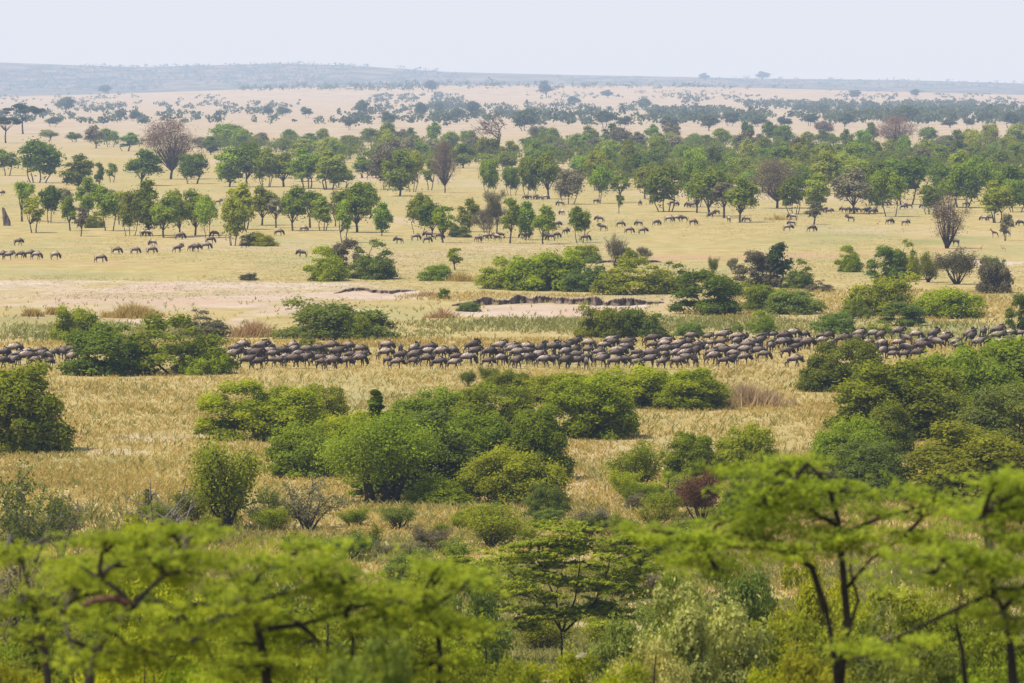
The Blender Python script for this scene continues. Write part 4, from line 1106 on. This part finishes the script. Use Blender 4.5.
one(BARE[1], 'bare_tree', 545, 150, 26, 24, 'grey', 'greyish leafless tree just past the flat topped tree')
one(TREES[5], 'round_tree', 622, 152, 26, 24, 'grey', 'brown tinged rounded tree top over the wood')

# ------------------------------------------------------------------ hillside trees (hand placed ones are things, the haze of dots is stuff)
FARH = [(106, 94, 13, 9), (527, 131, 26, 22), (546, 98, 14, 17), (604, 128, 20, 17), (623, 129, 14, 13), (670, 133, 22, 16), (709, 131, 20, 16), (52, 127, 18, 10), (360, 118, 16, 18), (388, 128, 15, 16), (350, 130, 14, 13), (472, 116, 16, 15), (455, 122, 18, 14),
        (66, 113, 16, 16), (58, 109, 9, 8), (120, 120, 12, 10), (134, 121, 12, 10), (283, 116, 15, 9), (307, 118, 12, 11), (268, 117, 10, 11), (420, 118, 12, 16), (438, 114, 12, 12), (430, 92, 14, 12), (645, 110, 14, 12), (572, 104, 10, 8), (608, 98, 12, 8),
        (705, 81, 11, 8), (762, 80.5, 14, 9), (1010, 128, 18, 17), (985, 125, 14, 12), (970, 128, 12, 10), (855, 99, 12, 9), (915, 97, 10, 8), (950, 128, 16, 9), (785, 128, 16, 11), (810, 126, 16, 12), (845, 127, 18, 14), (905, 126, 30, 20), (760, 127, 18, 12), (730, 126, 18, 14)]
for i, (x, y, w, h) in enumerate(FARH):
    where = 'on the far left slope' if 0 else next(s for lim, s in [(90, 'beyond the umbrella trees'), (200, 'beyond the huge bare tree'), (320, 'over the low yellow bush skyline'), (440, 'over the grey branching tree skyline'), (560, 'beyond the flat topped tree'), (680, 'over the grazing gap skyline'), (800, 'over the brown leafless tree skyline'), (930, 'beyond the brown umbrella tree'), (2000, 'at the far corner')] if x < lim)
    dep = 'on the distant ridge' if y < 95 else 'on the tan rise' if y < 118 else 'at the tan rise foot'
    same = [k for k, q in enumerate(FARH[:i]) if abs(q[0] - x) < 120]
    where = where.replace(' skyline', ''); lab = 'hazy tree %s %s, %s there' % (dep, where, ORD[min(len(same), 20)])
    plant_px(rr.choice(TREES[:6]), 'hillside_tree', x, y, w, h, leaf='far', rot=rr.uniform(0, 6), label=lab, cat='tree', group='hazy trees on the far slopes')

g = np.random.default_rng(91)
cs, ws = [], []
def far_band(n, x0, x1, y0, y1, smin, smax, clus, thr):
    k = 0
    for _ in range(n * 8):
        if k >= n: break
        px, py = g.uniform(x0, x1), g.uniform(y0, y1)
        if float(fbm(np.array(px / clus), np.array(py / (clus * .22)), 61, 3)) < thr: continue
        cs.append((px, py)); ws.append(g.uniform(smin, smax)); k += 1
far_band(272, -40, 340, 104, 126, 5, 10, 30, .46)
far_band(240, 340, 640, 108, 127, 6, 12, 30, .44)
far_band(192, 340, 700, 96, 111, 5, 10, 50, .55)
far_band(480, 600, 1064, 111, 126, 8, 13, 60, .40)
far_band(380, 740, 1064, 104, 112, 7, 12, 50, .40)
far_band(192, -40, 560, 93, 108, 4, 7, 40, .55)
far_band(208, 560, 1064, 92, 101, 5, 8, 40, .50)
far_band(320, 420, 1064, 84, 90, 6, 11, 60, .46)
far_band(2200, -40, 560, 64, 92, 8, 16, 70, .42)
far_band(416, 560, 1064, 78, 88, 8, 14, 70, .40)
P, NN, SZ, SS = [], [], [], []
for (px, py), w in zip(cs, ws):
    p = at(px, py); k = 34 if py > 95 else 14
    h = w * g.uniform(.6, 1.0)
    sub = g.normal(0, .28, (4, 3)) * np.array([w, w * .6, h * .5]); pick = g.integers(0, 4, k)
    q = sub[pick] + unit(g.normal(size=(k, 3))) * np.array([w * .24, w * .24, h * .22])
    q[:, 2] = np.maximum(q[:, 2] + h * .62, .1)
    P.append(q + np.array(p)); NN.append(unit(g.normal(size=(k, 3)) + np.array([0, -.3, .4]))); SZ.append(np.full(k, w * .13)); SS.append(np.clip(g.uniform(.1, .7) + g.normal(0, .15, k), 0, 1))
P, NN, SZ, SS = map(np.concatenate, (P, NN, SZ, SS))
g = np.random.default_rng(92); PW, NW, SW, HW = [], [], [], []
for _ in range(820):
    u_ = g.uniform(0, 1); py = 148 + 46 * u_ ** 1.3; px = g.uniform(205 if py < 158 else 330 if py < 172 else 590, 1050)
    if py < 152 and g.uniform() < .1: px = g.uniform(90, 215)
    if not clear(px, py): continue
    p = at(px, py); k = 230; h = g.uniform(5.5, 10.0); w = g.uniform(4.5, 8.5)
    sub = g.normal(0, .24, (9, 3)) * np.array([w, w, h * .42]); sub[:, 2] += h * .58; pick = g.integers(0, 9, k)
    d_ = unit(g.normal(size=(k, 3))); q = sub[pick] + d_ * g.uniform(.3, 1.15, (k, 1)) * np.array([w * .19, w * .19, h * .13])
    q[:, 2] = np.clip(q[:, 2], .3, h); HW.append(np.full(k, .30))
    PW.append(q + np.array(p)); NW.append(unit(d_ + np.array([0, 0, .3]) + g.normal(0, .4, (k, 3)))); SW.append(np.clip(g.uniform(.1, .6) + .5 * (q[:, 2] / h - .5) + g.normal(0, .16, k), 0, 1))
tag(link('woodland_thicket', mesh_quads('woodland_thicket', leaf_quads(np.concatenate(PW), np.concatenate(NW), np.concatenate(HW), .6, g), np.concatenate(SW)), L['tree']), None, None, None, 'stuff')
tag(link('distant_woodland', mesh_quads('distant_woodland', leaf_quads(P, NN, SZ, .75, g), SS), L['far']), None, None, None, 'stuff')

# ------------------------------------------------------------------ flat acacias on the camera's hillside
def pad_leaves(g, c, wx, wy, h, dens, leaf=.055, big=1.0):
    """feathery sprays: thin near level sub-branches, each carrying rows of leaflets"""
    QS, TS = [], []
    for k in range(int(3 + wx * 1.7)):
        a, q = g.uniform(0, 2 * PI), math.sqrt(g.uniform(0, 1))
        cc = np.asarray(c) + np.array([q * math.cos(a) * wx * .46, q * math.sin(a) * wy * .46, g.normal(0, .30) * h - .10 * q * q * wx])
        sw = g.uniform(.35, .8) * big; n = int(sw * 26 * dens) + 3
        tilt = g.normal(0, .16, 2)
        o = g.normal(0, .30, (n, 3)) * np.array([sw * 1.25, sw, .09])
        o[:, 2] += o[:, 0] * tilt[0] + o[:, 1] * tilt[1]
        o = o + cc
        az = g.uniform(0, 2 * PI, n); ln = g.uniform(.14, .30, n)
        d = np.stack([np.cos(az), np.sin(az), g.normal(.03, .20, n)], 1)
        m_ = 8; t = (np.arange(m_) + .5) / m_
        p = o[:, None, :] + d[:, None, :] * (ln[:, None, None] * (t[None, :, None] - .3)) + g.normal(0, .018, (n, m_, 3))
        nn = unit(np.array([-.25, -.2, 1.0]) + g.normal(0, .40, (n, m_, 3)))
        tone = np.clip(g.uniform(.0, .45) + np.repeat(g.uniform(0, .55, n), m_) + g.normal(0, .1, n * m_), 0, 1)
        QS.append(leaf_quads(p.reshape(-1, 3), nn.reshape(-1, 3), np.full(n * m_, leaf), .36, g)); TS.append(tone)
    return np.concatenate(QS), np.concatenate(TS)


def acacia(name, label, d, limbs, pads, seed, wood='barkd', leaf='acacia', dens=1.0, rbase=.13, lsize=.040, big=1.0):
    g = np.random.default_rng(seed); r = random.Random(seed)
    bx, by = limbs[0][0][0], limbs[0][0][1]
    px_b = at_d(bx, 683, d); base = Vector((px_b.x, d, hs(px_b.x, d)))
    root = bpy.data.objects.new(name, None); C.objects.link(root); root.location = base
    mb = MB(); allp = []
    for li, lb in enumerate(limbs):
        dd = r.uniform(-.5, .5) if li else 0
        pts = [at_d(q[0], q[1], d + (dd * i / len(lb))) - base for i, q in enumerate(lb)]
        if li == 0: pts = [Vector((0, 0, -.3))] + pts
        r0 = (lb[0][2] if len(lb[0]) > 2 else rbase * .6) * .50
        rads = [r0 * (1 - .75 * i / (len(pts) - 1)) for i in range(len(pts))]
        mb.tube(pts, rads, 7); allp += pts[len(pts) // 3:]
    Q, S = [], []
    s = ppm(d)
    pads = pads + [(x + r.uniform(-.6, .6) * w, y + r.uniform(-.9, .9) * h, w * r.uniform(.35, .6), h * .5) for x, y, w, h in pads]
    for (x, y, w, h) in pads:
        off = r.uniform(-.9, .9)
        c = at_d(x, y, d + off) - base
        W, H = w / s, h / s
        q, t = pad_leaves(g, c, W, W * r.uniform(.7, 1.0), H * .8, dens, lsize, big)
        Q.append(q); S.append(t)
        nb = min(allp, key=lambda v: (v - c).length)
        if (nb - c).length < 4:
            mb.tube(curve(nb, c, .08, 5, r), [.035, .03, .024, .016, .008], 5)
            for k in range(4):
                e = c + Vector((r.uniform(-.42, .42) * W, r.uniform(-.4, .4) * W, r.uniform(-.1, .1) * H)); mb.tube(curve(nb.lerp(c, .6), e, .08, 4, r), [.018, .015, .01, .004], 4)
    link('trunk', mb.mesh('trunk'), scale_mat(wood), root)
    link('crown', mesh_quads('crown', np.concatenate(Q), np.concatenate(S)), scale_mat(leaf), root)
    tag(root, label, 'tree')


acacia('acacia_tree', 'tall flat tiered acacia with pale bent upper limb before the red leaved shrub', 75,
       [[(840, 760, .17), (838, 690), (832, 640), (824, 600)], [(838, 700, .12), (847, 620), (842, 560), (838, 520), (830, 492), (818, 474), (808, 464)], [(826, 612, .10), (812, 568), (796, 553), (760, 548), (705, 544)],
        [(839, 527, .07), (815, 512), (785, 496), (770, 490)], [(840, 535, .07), (880, 518), (930, 505), (965, 500)], [(845, 590, .06), (870, 560), (905, 535)], [(846, 640, .06), (858, 600), (850, 570), (852, 545)]],
       [(715, 548, 96, 30), (745, 528, 90, 26), (700, 536, 56, 22), (758, 502, 92, 28), (728, 512, 60, 20), (800, 466, 62, 26), (768, 482, 70, 24), (792, 486, 96, 26), (850, 492, 76, 24), (880, 512, 96, 28), (932, 503, 90, 28), (906, 532, 70, 22),
        (840, 546, 90, 22), (962, 512, 66, 26), (828, 522, 80, 22), (690, 560, 50, 16), (655, 540, 44, 18), (790, 545, 70, 20)], 31)
acacia('acacia_tree', 'nearest flat acacia with dark forking trunk, cut by the picture edge', 64,
       [[(1022, 800, .17), (1012, 672), (1010, 640), (1004, 612), (994, 590)], [(998, 598, .10), (976, 586), (955, 572), (940, 558)], [(994, 594, .09), (988, 560), (986, 535), (984, 512)], [(990, 594, .06), (942, 616), (892, 640), (852, 658)], [(1002, 610, .07), (1030, 580), (1050, 560)], [(966, 690, .08), (962, 650), (955, 620), (962, 596)]],
       [(990, 562, 84, 32), (1018, 590, 66, 28), (958, 566, 78, 24), (1004, 500, 66, 32), (1034, 482, 60, 28), (980, 520, 70, 24), (1026, 540, 62, 28), (930, 578, 66, 20), (1020, 622, 60, 24), (895, 640, 70, 14), (1000, 478, 40, 22), (960, 545, 50, 20)], 32)
acacia('acacia_tree', 'thin acacia with a crooked bare dark stem near the grey brown scrub', 72,
       [[(50, 760, .13), (48, 683), (45, 650), (37, 620), (28, 588), (22, 560), (10, 536)], [(43, 632, .06), (56, 602), (66, 580), (76, 560)], [(40, 640, .06), (15, 628), (-10, 622)], [(26, 575, .05), (40, 552), (50, 535)]],
       [(24, 548, 46, 16), (62, 575, 60, 18), (16, 604, 50, 20), (84, 562, 60, 18), (-6, 560, 50, 20), (30, 640, 44, 16), (70, 610, 40, 16)], 33, 'bark', 'acacia', .7)
acacia('acacia_tree', 'wide flat acacia with a forked leaning trunk and a rusty broken limb', 62,
       [[(88, 790, .18), (88, 688), (95, 655), (110, 626), (131, 606)], [(128, 610, .10), (150, 598), (178, 611), (200, 636), (214, 660)], [(131, 606, .08), (118, 590), (100, 578), (80, 566)], [(135, 602, .07), (165, 575), (190, 560)], [(90, 680, .08), (70, 640), (60, 610)]],
       [(130, 560, 120, 26), (90, 590, 80, 24), (172, 578, 100, 26), (150, 545, 92, 20), (120, 622, 70, 20), (182, 632, 90, 24), (205, 602, 80, 24), (150, 660, 90, 20), (100, 648, 60, 20), (180, 530, 70, 18), (110, 536, 60, 18)], 34, 'bark')
acacia('acacia_tree', 'broad low acacia in the middle spreading long horizontal tiers', 66,
       [[(268, 780, .15), (266, 665), (262, 650), (256, 620), (246, 596), (228, 570), (214, 562)], [(250, 606, .08), (282, 594), (318, 587), (350, 580)], [(258, 630, .07), (300, 625), (345, 612), (390, 598)], [(246, 596, .06), (262, 572), (285, 558)], [(440, 760, .1), (440, 660), (438, 630), (425, 612), (400, 602)]],
       [(262, 560, 110, 24), (302, 575, 100, 24), (342, 570, 110, 20), (392, 590, 92, 20), (420, 602, 90, 24), (352, 602, 120, 20), (300, 622, 100, 22), (252, 640, 110, 22), (380, 626, 100, 20), (322, 650, 120, 22), (230, 602, 80, 20), (446, 570, 54, 12), (312, 545, 90, 16), (350, 675, 120, 24), (250, 668, 90, 22), (420, 650, 90, 24), (440, 628, 60, 16)], 35)
acacia('acacia_tree', 'forked acacia in sharp focus with many thin dark limbs spreading upward', 285,
       [[(562, 672, .20), (562, 640), (560, 625)], [(561, 630, .13), (545, 605), (520, 580), (500, 562)], [(560, 628, .12), (556, 600), (540, 565), (530, 548)], [(562, 632, .12), (575, 600), (580, 565), (578, 545)], [(564, 632, .13), (595, 602), (608, 570), (612, 545)], [(590, 606, .08), (620, 580), (645, 560)], [(540, 600, .07), (505, 590), (480, 580)]],
       [(500, 556, 70, 24), (530, 543, 56, 20), (560, 548, 60, 22), (590, 540, 60, 20), (615, 545, 60, 22), (640, 558, 56, 20), (480, 578, 50, 16), (520, 580, 60, 20), (560, 580, 60, 20), (600, 578, 70, 20), (632, 590, 50, 18), (505, 602, 50, 16), (590, 610, 60, 18), (540, 612, 60, 16), (620, 612, 40, 14), (570, 530, 40, 14)], 36, 'barkd', 'acacia', .95, .15, .12, 1.9)
# rusty broken limb resting in the forked acacia
mb = MB(); q0 = at_d(132, 606, 61.6); mb.tube([Vector((0, 0, 0)), at_d(115, 598, 61.6) - q0, at_d(95, 600, 61.6) - q0, at_d(82, 606, 61.6) - q0], [.05, .045, .035, .015], 6)
tag(link('broken_branch', mb.mesh('broken_branch'), BARKR, None, q0), 'rusty red broken branch caught in the wide flat acacia', 'branch')

# shrubs on the slope between the hill top and the plain
def slope_bush(proto, px, top, wpx, d, leaf, label, name='slope_shrub', wood=None):
    q = at_d(px, top, d); z = hs(q.x, d)
    plant(proto, name, Vector((q.x, d, z)), max(q.z - z, .6), wpx / ppm(d), leaf=leaf, label=label, cat='shrub', wood=wood)
SB = slope_bush
SB(LEAFY[0], 700, 588, 150, 150, 'cream', 'cream and yellow leaved shrub before the forked acacia')
SB(LEAFY[1], 648, 640, 90, 140, 'cream', 'smaller cream leaved shrub beside the pale rock')
SB(LEAFY[1], 770, 620, 140, 160, 'yellow', 'yellow green shrub under the tall flat acacia crown')
SB(LEAFY[0], 880, 590, 160, 170, 'yellow', 'tall yellow green shrub between the two flat acacias')
SB(LEAFY[1], 950, 560, 130, 210, 'cream', 'pale speckled shrub behind the nearest flat acacia')
SB(LEAFY[0], 1000, 620, 150, 150, 'mid', 'green shrub at the nearest flat acacia foot')
SB(VASES[1], 860, 610, 120, 130, 'olive', 'sparse twiggy shrub in front of the tall yellow green one', wood='barkl')
SB(LEAFY[0], 370, 640, 130, 62, 'olive', 'blurred grey green shrub at the bottom under the broad low acacia')
SB(LEAFY[1], 470, 625, 120, 170, 'bright', 'green shrub between the broad low acacia and the forked acacia')
SB(LEAFY[0], 560, 655, 110, 150, 'bright', 'bright leafy shrub below the forked acacia trunk')
SB(LEAFY[1], 300, 600, 150, 160, 'mid', 'green shrub behind the broad low acacia')
SB(LEAFY[0], 180, 580, 150, 170, 'bright', 'bright shrub behind the wide flat acacia')
SB(LEAFY[1], 140, 525, 130, 215, 'bright', 'fresh bright shrub under the pale dead branches')
SB(LEAFY[0], 60, 620, 120, 140, 'olive', 'olive shrub behind the crooked bare stem')
SB(VASE[0], 20, 560, 110, 200, 'grey', 'greyish shrub behind the thin acacia', wood='bark')
SB(LEAFY[1], 410, 570, 130, 220, 'mid', 'green shrub above the blurred grey green one')
SB(LEAFY[0], 820, 565, 120, 200, 'bright', 'green shrub behind the tall flat acacia trunk')
SB(LEAFY[1], 240, 625, 130, 130, 'yellow', 'yellowish shrub low between two flat acacias')
SB(LEAFY[0], 740, 560, 110, 215, 'olive', 'olive shrub behind the cream leaved shrub')
SB(LEAFY[1], 120, 650, 130, 110, 'bright', 'bright shrub at the wide flat acacia foot')

for i, (x, top, w_, d_, lf) in enumerate([(60, 585, 120, 220, 'bright'), (330, 655, 150, 110, 'yellow'), (430, 640, 110, 130, 'mid'), (520, 665, 110, 120, 'mid'), (620, 668, 100, 120, 'bright'), (640, 610, 90, 230, 'olive'), (680, 575, 90, 240, 'mid'),
        (830, 640, 130, 120, 'yellow'), (920, 650, 130, 110, 'olive'), (1000, 665, 120, 100, 'mid'), (780, 660, 100, 130, 'bright'), (960, 600, 110, 190, 'mid'), (200, 665, 120, 100, 'bright'), (20, 665, 110, 100, 'yellow'), (270, 565, 110, 230, 'olive'), (340, 590, 100, 240, 'mid'), (460, 580, 100, 250, 'olive'), (30, 600, 80, 180, 'mid')]):
    SB(LEAFY[i % 2], x, top, w_, d_, lf, ['tangled', 'rounded', 'loose leaved', 'dense', 'ragged', 'low'][i % 6] + ' ' + {'bright': 'bright green', 'yellow': 'yellowish', 'mid': 'green', 'olive': 'olive'}[lf] + ' slope shrub ' + ['by the crooked acacia stem', 'under the broad low acacia', 'beside the blurred grey shrub', 'below the forked acacia', 'beside the pale rock', 'between rock and cream leaved shrub', 'under the red leaved shrub', 'before the tall flat acacia trunk', 'below the nearest flat acacia', 'at the picture corner', 'beyond the cream leaved shrub', 'behind the nearest flat acacia limb', 'between two flat acacia trunks', 'in the corner by the thin acacia', 'behind the broad low acacia', 'under the see through shrub', 'near the eroded edge', 'behind the thin acacia'][i])

# ------------------------------------------------------------------ haze, sky, sun, camera
bm = bmesh.new(); bmesh.ops.create_cube(bm, size=1)
me = bpy.data.meshes.new('sky_haze'); bm.to_mesh(me); bm.free()
m, nt, out = new_mat('air_haze')
A = (0.79, 0.82, 0.91); SIG = (4.3e-5, 5.4e-5, 7.0e-5)
ab = N(nt, 'VolumeAbsorption'); mx = max(SIG) * 1.0
ab.inputs['Density'].default_value = mx * 1.25; ab.inputs['Color'].default_value = tuple(1 - s / (mx * 1.25) for s in SIG) + (1,)
em = N(nt, 'Emission'); e = [a * s for a, s in zip(A, SIG)]; es = max(e)  # volume glow added in place of daylight scattered by the haze
em.inputs['Color'].default_value = tuple(v / es for v in e) + (1,); em.inputs['Strength'].default_value = es
ad = N(nt, 'AddShader'); nt.links.new(ab.outputs[0], ad.inputs[0]); nt.links.new(em.outputs[0], ad.inputs[1]); nt.links.new(ad.outputs[0], out.inputs['Volume'])
hz = link('sky_haze', me, m, None, (0, 37000, 900)); hz.scale = (120000, 75000, 2000)
tag(hz, None, None, None, 'structure')

SUN_AZ, SUN_EL = math.atan2(-.80, -.50), math.radians(58)      # azimuth from +Y, clockwise
w = bpy.data.worlds.new('World'); bpy.context.scene.world = w; w.use_nodes = True
nt = w.node_tree; nt.nodes.clear()
ow = nt.nodes.new('ShaderNodeOutputWorld'); bg = nt.nodes.new('ShaderNodeBackground'); sky = nt.nodes.new('ShaderNodeTexSky')
sky.sky_type = 'NISHITA'; sky.sun_disc = False; sky.sun_elevation = SUN_EL; sky.sun_rotation = SUN_AZ; sky.altitude = 1500; sky.air_density = 1.0; sky.dust_density = 4.0
bg.inputs[1].default_value = 0.15
nt.links.new(sky.outputs[0], bg.inputs[0]); nt.links.new(bg.outputs[0], ow.inputs[0])
sl = bpy.data.lights.new('sun', 'SUN'); sl.energy = 4.8; sl.angle = math.radians(.53); sl.color = (1, .955, .88)
so = bpy.data.objects.new('sun', sl); C.objects.link(so)
dv = Vector((math.sin(SUN_AZ) * math.cos(SUN_EL), math.cos(SUN_AZ) * math.cos(SUN_EL), math.sin(SUN_EL)))
so.rotation_euler = (-dv).to_track_quat('-Z', 'Y').to_euler(); so.location = (0, 0, 80)

cd = bpy.data.cameras.new('camera'); cd.lens = 200; cd.sensor_width = 36; cd.clip_start = 1; cd.clip_end = 250000
co = bpy.data.objects.new('camera', cd); C.objects.link(co); co.location = (0, 0, CAMZ); co.rotation_euler = (PI / 2 - PITCH, 0, 0)
cd.dof.use_dof = True; cd.dof.focus_distance = 600; cd.dof.aperture_fstop = 3.4
sc = bpy.context.scene; sc.camera = co
sc.view_settings.view_transform = 'Standard'; sc.view_settings.look = 'None'; sc.view_settings.exposure = 0
sc.render.engine = 'CYCLES'
cy = sc.cycles; cy.use_denoising = True; cy.max_bounces = 8; cy.diffuse_bounces = 5; cy.transmission_bounces = 4; cy.transparent_max_bounces = 16; cy.volume_bounces = 0
cy.use_adaptive_sampling = False
